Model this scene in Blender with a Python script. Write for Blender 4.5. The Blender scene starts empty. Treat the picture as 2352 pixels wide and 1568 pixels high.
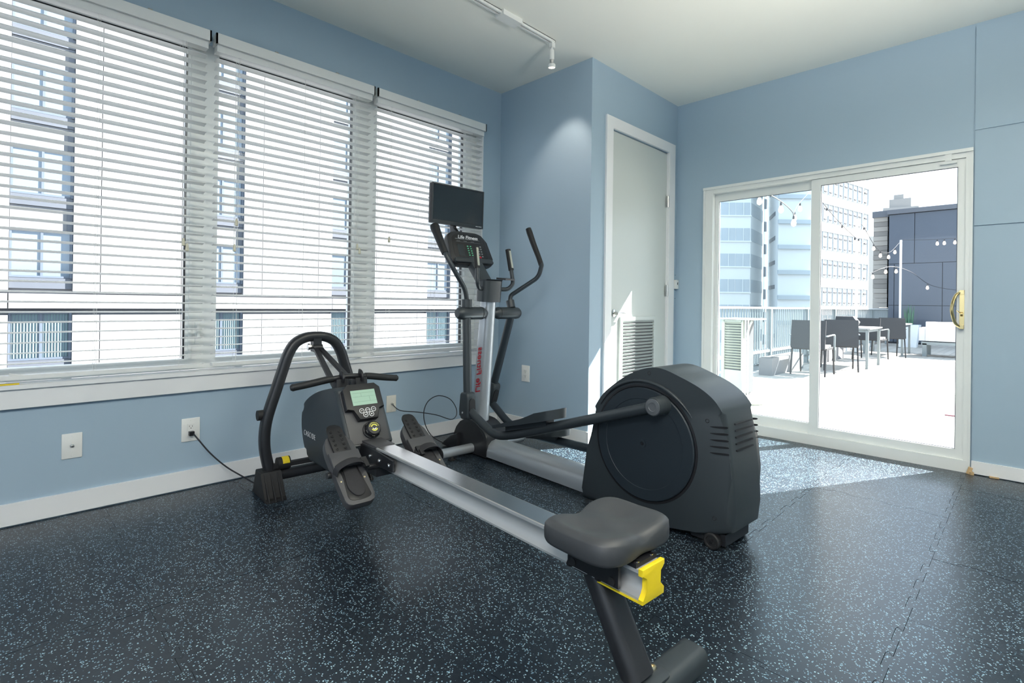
import bpy, bmesh, math, random
from mathutils import Vector, Matrix
random.seed(7)
S = bpy.context.scene
COL = S.collection
PI = math.pi

# ------------------------------------------------------------------ camera, world, sun, exposure
cam_d = bpy.data.cameras.new('camera'); cam = bpy.data.objects.new('camera', cam_d); COL.objects.link(cam)
cam_d.sensor_width = 36.0; cam_d.lens = 18.2255; cam_d.shift_y = -0.03775
cam_d.clip_start = 0.05; cam_d.clip_end = 500
yaw, pitch, roll = 0.786135, 0.001625, 0.013107
f = Vector((math.cos(yaw)*math.cos(pitch), math.sin(yaw)*math.cos(pitch), math.sin(pitch)))
r0 = Vector((math.sin(yaw), -math.cos(yaw), 0)); u0 = r0.cross(f)
r = math.cos(roll)*r0 + math.sin(roll)*u0; u = -math.sin(roll)*r0 + math.cos(roll)*u0
cam.matrix_world = Matrix(((r.x, u.x, -f.x, 0), (r.y, u.y, -f.y, 0), (r.z, u.z, -f.z, 1.05), (0, 0, 0, 1)))
S.camera = cam

W = bpy.data.worlds.new('sky'); S.world = W; W.use_nodes = True
wn = W.node_tree.nodes; wl = W.node_tree.links
bg = wn['Background']; bg.inputs[1].default_value = 0.70
tc = wn.new('ShaderNodeTexCoord'); sx = wn.new('ShaderNodeSeparateXYZ'); cr = wn.new('ShaderNodeValToRGB')
wl.new(tc.outputs['Generated'], sx.inputs[0]); wl.new(sx.outputs[2], cr.inputs[0]); wl.new(cr.outputs[0], bg.inputs[0])
cr.color_ramp.elements[0].position = 0.0; cr.color_ramp.elements[0].color = (0.76, 0.88, 1.0, 1)
cr.color_ramp.elements[1].position = 1.0; cr.color_ramp.elements[1].color = (0.55, 0.76, 1.0, 1)

sun_d = bpy.data.lights.new('sun', 'SUN'); sun = bpy.data.objects.new('sun', sun_d); COL.objects.link(sun)
sun_d.energy = 12.0; sun_d.angle = math.radians(0.5); sun_d.color = (1.0, 0.97, 0.92)
sun.rotation_euler = Vector((-1.0, 0.5, -1.0)).to_track_quat('-Z', 'Y').to_euler()
sun.location = (30, -15, 30)

def area(name, loc, size, power, direction, color=(1, 1, 1)):
    d = bpy.data.lights.new(name, 'AREA'); o = bpy.data.objects.new(name, d); COL.objects.link(o)
    d.shape = 'RECTANGLE'; d.size, d.size_y = size; d.energy = power; d.color = color
    o.location = loc; o.rotation_euler = Vector(direction).to_track_quat('-Z', 'Y').to_euler()
    return o
area('room_fill', (-1.2, -0.6, 2.80), (1.6, 1.2), 33, (0, 0, -1), (1.0, 0.98, 0.94))  # unseen light without a fixture, added to brighten the room from behind the camera
area('ceiling_fill', (1.5, -1.1, 1.6), (0.8, 0.5), 26, (0.30, 0.40, 1), (1.0, 0.98, 0.90))  # added unseen light aimed upward to lift the ceiling brightness

bpy.data.objects['ceiling_fill'].data.spread = math.radians(104)
S.view_settings.view_transform = 'Standard'; S.view_settings.look = 'None'
S.view_settings.exposure = 2.15; S.view_settings.gamma = 1.0; S.view_settings.use_curve_mapping = False
S.cycles.use_denoising = True
S.cycles.max_bounces = 10; S.cycles.diffuse_bounces = 6; S.cycles.glossy_bounces = 4
S.cycles.transparent_max_bounces = 16; S.cycles.sample_clamp_indirect = 6.0
S.cycles.caustics_reflective = False; S.cycles.caustics_refractive = False

# ------------------------------------------------------------------ materials
MATS = {}
def mat(name, col, rough=0.5, metal=0.0, spec=0.5, noise=0.0, nscale=8.0, bump=0.0, bscale=60.0, coat=0.0):
    m = bpy.data.materials.new(name); m.use_nodes = True
    nt = m.node_tree; N = nt.nodes; L = nt.links; b = N['Principled BSDF']
    b.inputs['Base Color'].default_value = (*col, 1); b.inputs['Roughness'].default_value = rough
    b.inputs['Metallic'].default_value = metal; b.inputs['Specular IOR Level'].default_value = spec
    if coat: b.inputs['Coat Weight'].default_value = coat
    t = N.new('ShaderNodeTexCoord')
    if noise:
        n = N.new('ShaderNodeTexNoise'); n.inputs['Scale'].default_value = nscale; n.inputs['Detail'].default_value = 4
        L.new(t.outputs['Object'], n.inputs['Vector'])
        mx = N.new('ShaderNodeMix'); mx.data_type = 'RGBA'
        mx.inputs[6].default_value = (*[c*(1-noise) for c in col], 1); mx.inputs[7].default_value = (*[min(1, c*(1+noise)) for c in col], 1)
        L.new(n.outputs['Fac'], mx.inputs[0]); L.new(mx.outputs[2], b.inputs['Base Color'])
    if bump:
        n2 = N.new('ShaderNodeTexNoise'); n2.inputs['Scale'].default_value = bscale; n2.inputs['Detail'].default_value = 3
        L.new(t.outputs['Object'], n2.inputs['Vector'])
        bp = N.new('ShaderNodeBump'); bp.inputs['Strength'].default_value = bump; bp.inputs['Distance'].default_value = 0.002
        L.new(n2.outputs['Fac'], bp.inputs['Height']); L.new(bp.outputs[0], b.inputs['Normal'])
    MATS[name] = m
    return m
def glass_mat(name, tint=(1, 1, 1), haze=0.0, refl=0.05):
    m = bpy.data.materials.new(name); m.use_nodes = True; nt = m.node_tree; N = nt.nodes; L = nt.links
    N.remove(N['Principled BSDF']); out = N['Material Output']
    tr = N.new('ShaderNodeBsdfTransparent'); tr.inputs[0].default_value = (*tint, 1)
    gl = N.new('ShaderNodeBsdfGlossy'); gl.inputs['Roughness'].default_value = 0.02
    fr = N.new('ShaderNodeFresnel'); fr.inputs[0].default_value = 1.3
    mu = N.new('ShaderNodeMath'); mu.operation = 'MULTIPLY'; mu.inputs[1].default_value = 0.6; L.new(fr.outputs[0], mu.inputs[0])
    mx = N.new('ShaderNodeMixShader'); L.new(mu.outputs[0], mx.inputs[0]); L.new(tr.outputs[0], mx.inputs[1]); L.new(gl.outputs[0], mx.inputs[2])
    if haze:   # dust on the pane
        df = N.new('ShaderNodeBsdfTranslucent'); df.inputs[0].default_value = (0.75, 0.88, 0.95, 1)
        m2 = N.new('ShaderNodeMixShader'); m2.inputs[0].default_value = haze
        L.new(mx.outputs[0], m2.inputs[1]); L.new(df.outputs[0], m2.inputs[2]); mx = m2
    L.new(mx.outputs[0], out.inputs[0]); MATS[name] = m
    return m
def emit_mat(name, col, s):
    m = bpy.data.materials.new(name); m.use_nodes = True; b = m.node_tree.nodes['Principled BSDF']
    b.inputs['Base Color'].default_value = (*col, 1); b.inputs['Emission Color'].default_value = (*col, 1)
    b.inputs['Emission Strength'].default_value = s; MATS[name] = m
    return m

M = MATS
mat('wall_blue', (0.355, 0.462, 0.555), 0.55, noise=0.02, nscale=1.5, bump=0.08, bscale=140)
mat('ceiling_white', (0.85, 0.85, 0.79), 0.8, noise=0.01, nscale=2, bump=0.05, bscale=120)
mat('trim_white', (0.80, 0.80, 0.80), 0.35, noise=0.01, nscale=3)
mat('door_white', (0.57, 0.60, 0.575), 0.4, noise=0.012, nscale=2)
mat('vinyl_white', (0.78, 0.79, 0.77), 0.3, noise=0.01, nscale=3)
mat('slat_white', (0.80, 0.80, 0.78), 0.35, noise=0.015, nscale=5)
mat('cord_white', (0.78, 0.78, 0.74), 0.7, noise=0.02)
mat('tassel_cream', (0.66, 0.62, 0.48), 0.5, noise=0.05)
mat('gasket_black', (0.01, 0.01, 0.012), 0.5, noise=0.1)
mat('subfloor_dark', (0.006, 0.007, 0.008), 0.9, noise=0.1)
mat('plate_white', (0.78, 0.78, 0.75), 0.3, noise=0.01)
mat('plate_ivory', (0.70, 0.68, 0.60), 0.35, noise=0.01)
mat('nickel', (0.62, 0.60, 0.56), 0.25, 1.0, noise=0.02)
mat('brass', (0.62, 0.49, 0.24), 0.22, 1.0, noise=0.04, nscale=20)
mat('screw_gold', (0.75, 0.65, 0.45), 0.3, 1.0, noise=0.03)
mat('steel', (0.62, 0.62, 0.62), 0.25, 1.0, noise=0.03)
mat('rail_alu', (0.60, 0.61, 0.61), 0.42, 0.6, noise=0.04, nscale=12)
mat('silver_paint', (0.44, 0.47, 0.50), 0.36, 0.55, noise=0.03, nscale=6)
mat('black_frame', (0.018, 0.019, 0.022), 0.38, noise=0.08, nscale=10, bump=0.06, bscale=300)
mat('charcoal_plastic', (0.034, 0.042, 0.048), 0.42, noise=0.05, nscale=6, bump=0.08, bscale=400)
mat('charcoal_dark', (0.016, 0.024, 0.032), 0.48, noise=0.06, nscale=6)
mat('grey_plastic', (0.060, 0.060, 0.064), 0.48, noise=0.04, nscale=8, bump=0.06, bscale=400)
mat('black_plastic', (0.010, 0.010, 0.012), 0.42, noise=0.08, nscale=8)
mat('black_rubber', (0.012, 0.012, 0.013), 0.65, noise=0.1, nscale=14, bump=0.1, bscale=250)
mat('grip_rubber', (0.012, 0.013, 0.014), 0.55, noise=0.1, nscale=20, bump=0.2, bscale=350)
mat('seat_foam', (0.040, 0.043, 0.047), 0.50, noise=0.05, nscale=9, bump=0.08, bscale=220)
mat('strap_webbing', (0.020, 0.020, 0.023), 0.75, noise=0.12, nscale=60, bump=0.2, bscale=500)
mat('yellow', (0.80, 0.60, 0.02), 0.38, noise=0.03, nscale=9)
mat('print_yellow', (0.85, 0.80, 0.10), 0.5, noise=0.02)
mat('print_white', (0.85, 0.86, 0.86), 0.5, noise=0.01)
mat('print_red', (0.50, 0.01, 0.025), 0.4, noise=0.03)
mat('print_green', (0.12, 0.55, 0.30), 0.4, noise=0.02)
mat('print_grey', (0.22, 0.24, 0.25), 0.5, noise=0.02)
mat('lcd_green', (0.30, 0.47, 0.36), 0.25, noise=0.03, nscale=30)
mat('lcd_line', (0.17, 0.28, 0.22), 0.3, noise=0.02)
mat('screen_black', (0.018, 0.026, 0.032), 0.10, spec=0.6, noise=0.04, nscale=4)
mat('cable_black', (0.012, 0.012, 0.016), 0.45, noise=0.06)
mat('sensor_steel', (0.62, 0.60, 0.50), 0.3, 0.7, noise=0.03)
mat('putty', (0.55, 0.38, 0.20), 0.7, noise=0.25, nscale=60)
# outside
mat('facade_white', (0.235, 0.24, 0.25), 0.7, noise=0.02, nscale=0.5)
mat('facade_grey', (0.125, 0.13, 0.14), 0.6, noise=0.06, nscale=0.8)
mat('facade_dark', (0.07, 0.08, 0.098), 0.5, noise=0.08, nscale=1.2)
mat('window_frame_grey', (0.075, 0.095, 0.125), 0.5, noise=0.04)
mat('window_pane', (0.16, 0.20, 0.24), 0.08, 0.25, noise=0.05, nscale=0.8)
mat('curtain', (0.10, 0.155, 0.165), 0.7, noise=0.3, nscale=3)
mat('deck_wood', (0.31, 0.285, 0.25), 0.75, noise=0.18, nscale=4, bump=0.2, bscale=40)
mat('deck_board', (0.34, 0.315, 0.28), 0.75, noise=0.18, nscale=4, bump=0.2, bscale=40)
mat('railing_metal', (0.17, 0.20, 0.21), 0.4, 0.3, noise=0.04)
mat('railing_white', (0.62, 0.64, 0.64), 0.35, noise=0.03)
mat('navy_cladding', (0.042, 0.057, 0.082), 0.35, noise=0.06, nscale=0.9)
mat('navy_seam', (0.01, 0.014, 0.022), 0.6, noise=0.05)
mat('stone_a', (0.26, 0.25, 0.23), 0.8, noise=0.12, nscale=5)
mat('stone_b', (0.17, 0.165, 0.155), 0.8, noise=0.12, nscale=5)
mat('tower_beige', (0.47, 0.45, 0.41), 0.8, noise=0.04, nscale=0.3)
mat('tower_window', (0.50, 0.48, 0.44), 0.5, noise=0.05, nscale=0.4)
mat('tower_dark', (0.05, 0.05, 0.055), 0.6, noise=0.05)
mat('office_pale', (0.19, 0.20, 0.205), 0.6, noise=0.03, nscale=0.2)
mat('office_shade', (0.62, 0.66, 0.68), 0.6, noise=0.03, nscale=0.2)
mat('office_glass', (0.36, 0.42, 0.47), 0.5, noise=0.1, nscale=0.4)
mat('office_band', (0.11, 0.125, 0.14), 0.4, noise=0.10, nscale=0.4)
mat('wicker_black', (0.011, 0.013, 0.016), 0.6, noise=0.1, nscale=30)
mat('cushion_pale', (0.50, 0.50, 0.50), 0.8, noise=0.03, nscale=6)
mat('table_top', (0.25, 0.26, 0.26), 0.4, noise=0.05)
mat('planter_white', (0.62, 0.66, 0.70), 0.5, noise=0.02)
mat('leaf_green', (0.05, 0.14, 0.08), 0.6, noise=0.25, nscale=9)
mat('louver_beige', (0.25, 0.26, 0.215), 0.5, noise=0.05)
mat('stain_orange', (0.36, 0.20, 0.13), 0.8, noise=0.3, nscale=6)
mat('mat_red', (0.16, 0.045, 0.06), 0.8, noise=0.5, nscale=9)
mat('mat_grey', (0.20, 0.20, 0.19), 0.8, noise=0.1, nscale=9)
mat('asphalt', (0.10, 0.10, 0.10), 0.9, noise=0.2, nscale=0.3)
glass_mat('glass_clear'); glass_mat('glass_dusty', (0.97, 1.0, 1.0), haze=0.004)
emit_mat('lamp_glow', (1.0, 0.86, 0.62), 1.2)
mat('bulb_glass', (0.85, 0.80, 0.70), 0.1, noise=0.02)

# rubber floor: black crumb with blue flecks
def rubber():
    m = bpy.data.materials.new('fleck_rubber'); m.use_nodes = True; nt = m.node_tree; N = nt.nodes; L = nt.links; b = N['Principled BSDF']
    g = N.new('ShaderNodeNewGeometry')
    warp = N.new('ShaderNodeTexNoise'); warp.inputs['Scale'].default_value = 60; L.new(g.outputs['Position'], warp.inputs['Vector'])
    vm = N.new('ShaderNodeVectorMath'); vm.operation = 'MULTIPLY_ADD'; vm.inputs[1].default_value = (0.012,)*3
    L.new(warp.outputs['Color'], vm.inputs[0]); L.new(g.outputs['Position'], vm.inputs[2])
    v = N.new('ShaderNodeTexVoronoi'); v.inputs['Scale'].default_value = 165; L.new(vm.outputs[0], v.inputs['Vector'])
    sp = N.new('ShaderNodeSeparateColor'); L.new(v.outputs['Color'], sp.inputs[0])
    lt = N.new('ShaderNodeMath'); lt.operation = 'GREATER_THAN'; lt.inputs[1].default_value = 0.68; L.new(sp.outputs[0], lt.inputs[0])
    ds = N.new('ShaderNodeMath'); ds.operation = 'LESS_THAN'; ds.inputs[1].default_value = 0.38; L.new(v.outputs['Distance'], ds.inputs[0])
    mu = N.new('ShaderNodeMath'); mu.operation = 'MULTIPLY'; L.new(lt.outputs[0], mu.inputs[0]); L.new(ds.outputs[0], mu.inputs[1])
    fl = N.new('ShaderNodeMix'); fl.data_type = 'RGBA'; fl.inputs[6].default_value = (0.12, 0.23, 0.32, 1); fl.inputs[7].default_value = (0.36, 0.52, 0.58, 1)
    L.new(sp.outputs[1], fl.inputs[0])
    big = N.new('ShaderNodeTexNoise'); big.inputs['Scale'].default_value = 2.2; big.inputs['Detail'].default_value = 5; L.new(g.outputs['Position'], big.inputs['Vector'])
    base = N.new('ShaderNodeMix'); base.data_type = 'RGBA'; base.inputs[6].default_value = (0.008, 0.012, 0.018, 1); base.inputs[7].default_value = (0.014, 0.020, 0.029, 1)
    L.new(big.outputs['Fac'], base.inputs[0])
    mx = N.new('ShaderNodeMix'); mx.data_type = 'RGBA'; L.new(mu.outputs[0], mx.inputs[0]); L.new(base.outputs[2], mx.inputs[6]); L.new(fl.outputs[2], mx.inputs[7])
    L.new(mx.outputs[2], b.inputs['Base Color'])
    rr = N.new('ShaderNodeMapRange'); rr.inputs[3].default_value = 0.26; rr.inputs[4].default_value = 0.36; L.new(big.outputs['Fac'], rr.inputs[0]); L.new(rr.outputs[0], b.inputs['Roughness'])
    b.inputs['Specular IOR Level'].default_value = 0.62; b.inputs['IOR'].default_value = 1.5; b.inputs['Specular Tint'].default_value = (0.80, 0.93, 1.0, 1)
    bn = N.new('ShaderNodeTexNoise'); bn.inputs['Scale'].default_value = 260; L.new(g.outputs['Position'], bn.inputs['Vector'])
    bp = N.new('ShaderNodeBump'); bp.inputs['Strength'].default_value = 0.14; bp.inputs['Distance'].default_value = 0.0015
    L.new(bn.outputs['Fac'], bp.inputs['Height']); L.new(bp.outputs[0], b.inputs['Normal'])
    MATS['fleck_rubber'] = m
rubber()

# ------------------------------------------------------------------ mesh helpers
class MB:
    """collects shapes and links them as ONE mesh object"""
    def __init__(s): s.bm = bmesh.new()
    def box(s, x0, x1, y0, y1, z0, z1, mi=0, bev=0.0):
        bm = s.bm
        v = [bm.verts.new((x, y, z)) for x in (x0, x1) for y in (y0, y1) for z in (z0, z1)]
        fs = [bm.faces.new([v[i] for i in q]) for q in ((0, 1, 3, 2), (4, 6, 7, 5), (0, 4, 5, 1), (2, 3, 7, 6), (0, 2, 6, 4), (1, 5, 7, 3))]
        for q in fs: q.material_index = mi
        if bev: s._bev(fs, bev)
        return s
    def _bev(s, fs, bev, seg=2):
        es = list({e for q in fs for e in q.edges})
        es = [e for e in es if e.is_valid and len(e.link_faces) == 2 and e.calc_face_angle(0) > 0.4]
        bmesh.ops.bevel(s.bm, geom=es, offset=bev, segments=seg, affect='EDGES', profile=0.5, clamp_overlap=True)
    def obox(s, c, ax, ay, az, sx, sy, sz, mi=0, bev=0.0):
        """box with its own axes; sizes are full lengths"""
        c = Vector(c); A = [Vector(a).normalized()*(h/2) for a, h in ((ax, sx), (ay, sy), (az, sz))]
        bm = s.bm
        v = [bm.verts.new(c + i*A[0] + j*A[1] + k*A[2]) for i in (-1, 1) for j in (-1, 1) for k in (-1, 1)]
        fs = [bm.faces.new([v[i] for i in q]) for q in ((0, 1, 3, 2), (4, 6, 7, 5), (0, 4, 5, 1), (2, 3, 7, 6), (0, 2, 6, 4), (1, 5, 7, 3))]
        for q in fs: q.material_index = mi
        if bev: s._bev(fs, bev)
        return s
    def prism(s, pts, fn, d0, d1, bev=0.0, mi=0, seg=2):
        """polygon pts (a,b) placed by fn(a,b,d) and extruded from d0 to d1"""
        bm = s.bm
        A = [bm.verts.new(fn(a, b, d0)) for a, b in pts]; B = [bm.verts.new(fn(a, b, d1)) for a, b in pts]
        n = len(pts); fs = [bm.faces.new(A), bm.faces.new(B[::-1])]
        for i in range(n): fs.append(bm.faces.new((A[i], B[i], B[(i+1) % n], A[(i+1) % n])))
        for q in fs: q.material_index = mi
        if bev:
            es = list(fs[0].edges) + list(fs[1].edges)
            bmesh.ops.bevel(bm, geom=es, offset=bev, segments=seg, affect='EDGES', profile=0.5, clamp_overlap=True)
        return s
    def sweep(s, pts, prof, up=(0, 0, 1), closed=False, cap=True, scales=None, mi=0):
        """sweep 2D profile (side, up) along pts"""
        bm = s.bm; pts = [Vector(p) for p in pts]; n = len(pts); rings = []; up = Vector(up)
        for i, p in enumerate(pts):
            if closed: t = pts[(i+1) % n] - pts[i-1]
            else: t = pts[min(i+1, n-1)] - pts[max(i-1, 0)]
            t.normalize(); side = t.cross(up)
            if side.length < 1e-4: side = t.cross(Vector((1, 0.01, 0)))
            side.normalize(); w = side.cross(t).normalized(); up = w
            k = scales[i] if scales else 1.0
            rings.append([bm.verts.new(p + side*a*k + w*b*k) for a, b in prof])
        m = len(prof)
        for i in range(n if closed else n-1):
            R0, R1 = rings[i], rings[(i+1) % n]
            for j in range(m):
                q = bm.faces.new((R0[j], R0[(j+1) % m], R1[(j+1) % m], R1[j])); q.material_index = mi
        if cap and not closed:
            q = bm.faces.new(rings[0][::-1]); q.material_index = mi; q = bm.faces.new(rings[-1]); q.material_index = mi
        return s
    def tube(s, pts, rad, seg=12, smooth=0, closed=False, scales=None, mi=0, up=(0.01, 0.02, 1)):
        if smooth: pts = spline(pts, smooth)
        if scales and smooth and len(scales) != len(pts):
            k = len(scales)-1; scales = [scales[min(int(i/(len(pts)-1)*k), k-1)]*(1-(i/(len(pts)-1)*k) % 1) + scales[min(int(i/(len(pts)-1)*k)+1, k)]*((i/(len(pts)-1)*k) % 1) for i in range(len(pts))]
        return s.sweep(pts, circ(rad, seg), up, closed, True, scales, mi)
    def cyl(s, p0, p1, rad, seg=16, rad1=None, mi=0):
        p0, p1 = Vector(p0), Vector(p1); return s.sweep([p0, p1], circ(rad, seg), (0.013, 0.027, 1), False, True, [1, (rad1/rad if rad1 is not None else 1)], mi)
    def lathe(s, c, axis, prof, seg=20, mi=0):
        """prof = [(radius, height along axis)]"""
        c = Vector(c); a = Vector(axis).normalized(); x = a.orthogonal().normalized(); y = a.cross(x); bm = s.bm; rings = []
        for rr, h in prof:
            if rr < 1e-6: rings.append([bm.verts.new(c + a*h)])
            else: rings.append([bm.verts.new(c + a*h + (x*math.cos(2*PI*k/seg) + y*math.sin(2*PI*k/seg))*rr) for k in range(seg)])
        for R0, R1 in zip(rings, rings[1:]):
            for k in range(seg):
                k1 = (k+1) % seg
                if len(R0) == 1 and len(R1) == 1: continue
                if len(R0) == 1: q = bm.faces.new((R0[0], R1[k1], R1[k]))
                elif len(R1) == 1: q = bm.faces.new((R0[k], R0[k1], R1[0]))
                else: q = bm.faces.new((R0[k], R0[k1], R1[k1], R1[k]))
                q.material_index = mi
        for R, fl in ((rings[0], True), (rings[-1], False)):
            if len(R) > 1:
                q = bm.faces.new(R[::-1] if fl else R); q.material_index = mi
        return s
    def grid(s, P, mi=0):
        V = [[s.bm.verts.new(p) for p in row] for row in P]
        for i in range(len(V)-1):
            for j in range(len(V[0])-1):
                q = s.bm.faces.new((V[i][j], V[i][j+1], V[i+1][j+1], V[i+1][j])); q.material_index = mi
        return V
    def mesh(s, name, mats, ang=35):
        bmesh.ops.recalc_face_normals(s.bm, faces=s.bm.faces[:])
        me = bpy.data.meshes.new(name); s.bm.to_mesh(me); s.bm.free()
        for m in (mats if isinstance(mats, (list, tuple)) else [mats]): me.materials.append(M[m])
        me.polygons.foreach_set('use_smooth', [True]*len(me.polygons)); me.set_sharp_from_angle(angle=math.radians(ang)); me.update()
        return me
    def build(s, name, mats, parent=None, ang=35):
        return link(name, s.mesh(name, mats, ang), parent)
def link(name, data, parent=None):
    o = bpy.data.objects.new(name, data); COL.objects.link(o)
    if parent: o.parent = parent
    return o
def circ(r_, n): return [(r_*math.cos(2*PI*k/n), r_*math.sin(2*PI*k/n)) for k in range(n)]
def rrect(w, h, rad, n=4):
    out = []
    for cx, cy, a0 in ((w/2-rad, h/2-rad, 0), (-w/2+rad, h/2-rad, PI/2), (-w/2+rad, -h/2+rad, PI), (w/2-rad, -h/2+rad, 1.5*PI)):
        for k in range(n+1):
            a = a0 + PI/2*k/n; out.append((cx+rad*math.cos(a), cy+rad*math.sin(a)))
    return out
def spline(P, k=6, closed=False):
    P = [Vector(p) for p in P]; out = []; n = len(P)
    rng = range(n if closed else n-1)
    for i in rng:
        if closed: p0, p1, p2, p3 = P[i-1], P[i], P[(i+1) % n], P[(i+2) % n]
        else: p0, p1, p2, p3 = P[max(i-1, 0)], P[i], P[i+1], P[min(i+2, n-1)]
        for j in range(k):
            t = j/k; out.append(0.5*((2*p1) + (p2-p0)*t + (2*p0-5*p1+4*p2-p3)*t*t + (3*p1-p0-3*p2+p3)*t**3))
    if not closed: out.append(P[-1])
    return out
def spl2(pts, k=6, closed=False): return [(v.x, v.y) for v in spline([(a, b, 0) for a, b in pts], k, closed)]
def fillet(P, rad, n=5):
    """polyline with rounded corners"""
    P = [Vector(p) for p in P]; out = [P[0]]
    for i in range(1, len(P)-1):
        a, b, c = P[i-1], P[i], P[i+1]; d0 = (a-b); d1 = (c-b); rr = min(rad, d0.length*0.45, d1.length*0.45)
        s0 = b + d0.normalized()*rr; s1 = b + d1.normalized()*rr
        for k in range(n+1):
            t = k/n; out.append((1-t)**2*s0 + 2*t*(1-t)*b + t*t*s1)
    out.append(P[-1]); return out
def tag(o, label=None, cat=None, group=None, kind=None):
    if label: o['label'] = label
    if cat: o['category'] = cat
    if group: o['group'] = group
    if kind: o['kind'] = kind
    return o
def empty(name, loc=(0, 0, 0), rz=0.0, label=None, cat=None, group=None):
    o = bpy.data.objects.new(name, None); COL.objects.link(o); o.location = loc; o.rotation_euler = (0, 0, rz); o.empty_display_size = 0.1
    return tag(o, label, cat, group)
def copy_tree(o, parent=None):
    c = o.copy(); COL.objects.link(c)
    if parent: c.parent = parent
    for ch in list(o.children): copy_tree(ch, c)
    return c
def text(name, body, mat_name, size, origin, xdir, ydir, parent, ext=0.0004, shear=0.0, align='CENTER', sx=1.0, bold=0.0, space=1.0):
    cu = bpy.data.curves.new(name, 'FONT'); cu.body = body; cu.size = size; cu.extrude = ext; cu.shear = shear; cu.align_x = align; cu.align_y = 'CENTER'; cu.offset = bold; cu.space_character = space
    tmp = bpy.data.objects.new('tmp', cu); COL.objects.link(tmp)
    me = bpy.data.meshes.new_from_object(tmp.evaluated_get(bpy.context.evaluated_depsgraph_get())); bpy.data.objects.remove(tmp); bpy.data.curves.remove(cu)
    X = Vector(xdir).normalized(); Y = Vector(ydir).normalized(); Z = X.cross(Y).normalized()
    Mx = Matrix(((X.x*sx, Y.x, Z.x, origin[0]), (X.y*sx, Y.y, Z.y, origin[1]), (X.z*sx, Y.z, Z.z, origin[2]), (0, 0, 0, 1)))
    me.transform(Mx); me.materials.clear(); me.materials.append(M[mat_name])
    return link(name, me, parent)
def struct(name, mb, m, parent=None, ang=35):
    o = mb.build(name, m, parent, ang)
    if not parent: o['kind'] = 'structure'
    return o

# ------------------------------------------------------------------ room shell
YW, XR, XC, YC, ZC = 3.30, 4.45, 3.13, 2.32, 2.89      # window wall, slider wall, closet side, closet front, ceiling
X0, Y0 = -3.0, -2.6
fl = MB(); fl.box(X0, XR, Y0, YW, -0.06, -0.008); floor = struct('floor', fl, 'subfloor_dark')
# interlocking rubber tiles
T = 0.605; TX0, TY0 = 2.2, 0.286
def edge_pts():
    n = 7; p = T/n; h = 0.020; out = []
    for k in (1, 3, 5):
        a = k*p
        out += [(a+0.10*p, 0), (a-0.10*p, h*0.75), (a+0.05*p, h), (a+0.95*p, h), (a+1.10*p, h*0.75), (a+0.90*p, 0)]
    return out
def tile_outline(g=0.0007):
    e = edge_pts(); P = []
    P += [(g, g)] + [(a, b + g) for a, b in e] + [(T-g, g)]                       # bottom edge (tabs bite into this tile)
    P += [(T - g + b, a) for a, b in e]                                           # right edge (tabs stick out)
    P += [(T-g, T-g)] + [(a, T - g + b) for a, b in e[::-1]] + [(g, T-g)]         # top edge
    P += [(b + g, a) for a, b in e[::-1]]                                         # left edge
    return P
def clip(P, ax, lim, keep_less):
    out = []; n = len(P)
    for i in range(n):
        a, b = P[i], P[(i+1) % n]; ia = (a[ax] <= lim) == keep_less; ib = (b[ax] <= lim) == keep_less
        if ia: out.append(a)
        if ia != ib:
            t = (lim-a[ax])/(b[ax]-a[ax]); out.append((a[0]+(b[0]-a[0])*t, a[1]+(b[1]-a[1])*t))
    return out
base_tile = None; OUT = tile_outline()
for i in range(-9, 5):
    for j in range(-5, 6):
        x, y = TX0 + i*T, TY0 + j*T
        if x >= XR-0.01 or y >= YW-0.01 or x+T <= X0+0.01 or y+T <= Y0+0.01: continue
        inside = x > X0 and x+T+0.025 < XR-0.012 and y > Y0 and y+T+0.025 < YW-0.012
        if inside and base_tile is not None: o = link('rubber_tile', base_tile, floor)
        else:
            P = OUT if inside else [(a+x, b+y) for a, b in OUT]
            if not inside:
                for ax, lim, less in ((0, XR-0.012, True), (1, YW-0.012, True), (0, X0+0.005, False), (1, Y0+0.005, False)): P = clip(P, ax, lim, less)
                P = [(a-x, b-y) for a, b in P]
            mb = MB(); mb.prism(P, lambda a, b, d: (a, b, d), -0.008, 0.0)
            me = mb.mesh('rubber_tile', 'fleck_rubber', 30)
            if inside: base_tile = me
            o = link('rubber_tile', me, floor)
        o.location = (x, y, random.choice((0, -0.0004, 0.0004)))

struct('ceiling', MB().box(X0-0.1, XR+0.1, Y0-0.1, YW+0.14, ZC, ZC+0.12), 'ceiling_white')
# window wall with one long opening
OX0, OX1, OZ0, OZ1 = -0.20, 2.92, 0.645, 2.52
w = MB(); w.box(X0, XR+0.10, YW, YW+0.14, -0.06, OZ0-0.02); w.box(X0, XR+0.10, YW, YW+0.14, OZ1, ZC)
w.box(X0, OX0, YW, YW+0.14, OZ0-0.02, OZ1); w.box(OX1, XR+0.10, YW, YW+0.14, OZ0-0.02, OZ1); struct('wall_left', w, 'wall_blue')
struct('wall_closet_side', MB().box(XC, XC+0.10, YC+0.10, YW, 0, ZC), 'wall_blue')
# closet front around the hinged door opening
DX0, DX1, DZ = 3.395, 4.285, 2.425
w = MB(); w.box(XC, DX0, YC, YC+0.10, 0, ZC); w.box(DX1, XR, YC, YC+0.10, 0, ZC); w.box(DX0, DX1, YC, YC+0.10, DZ, ZC); struct('wall_closet_front', w, 'wall_blue')
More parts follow.
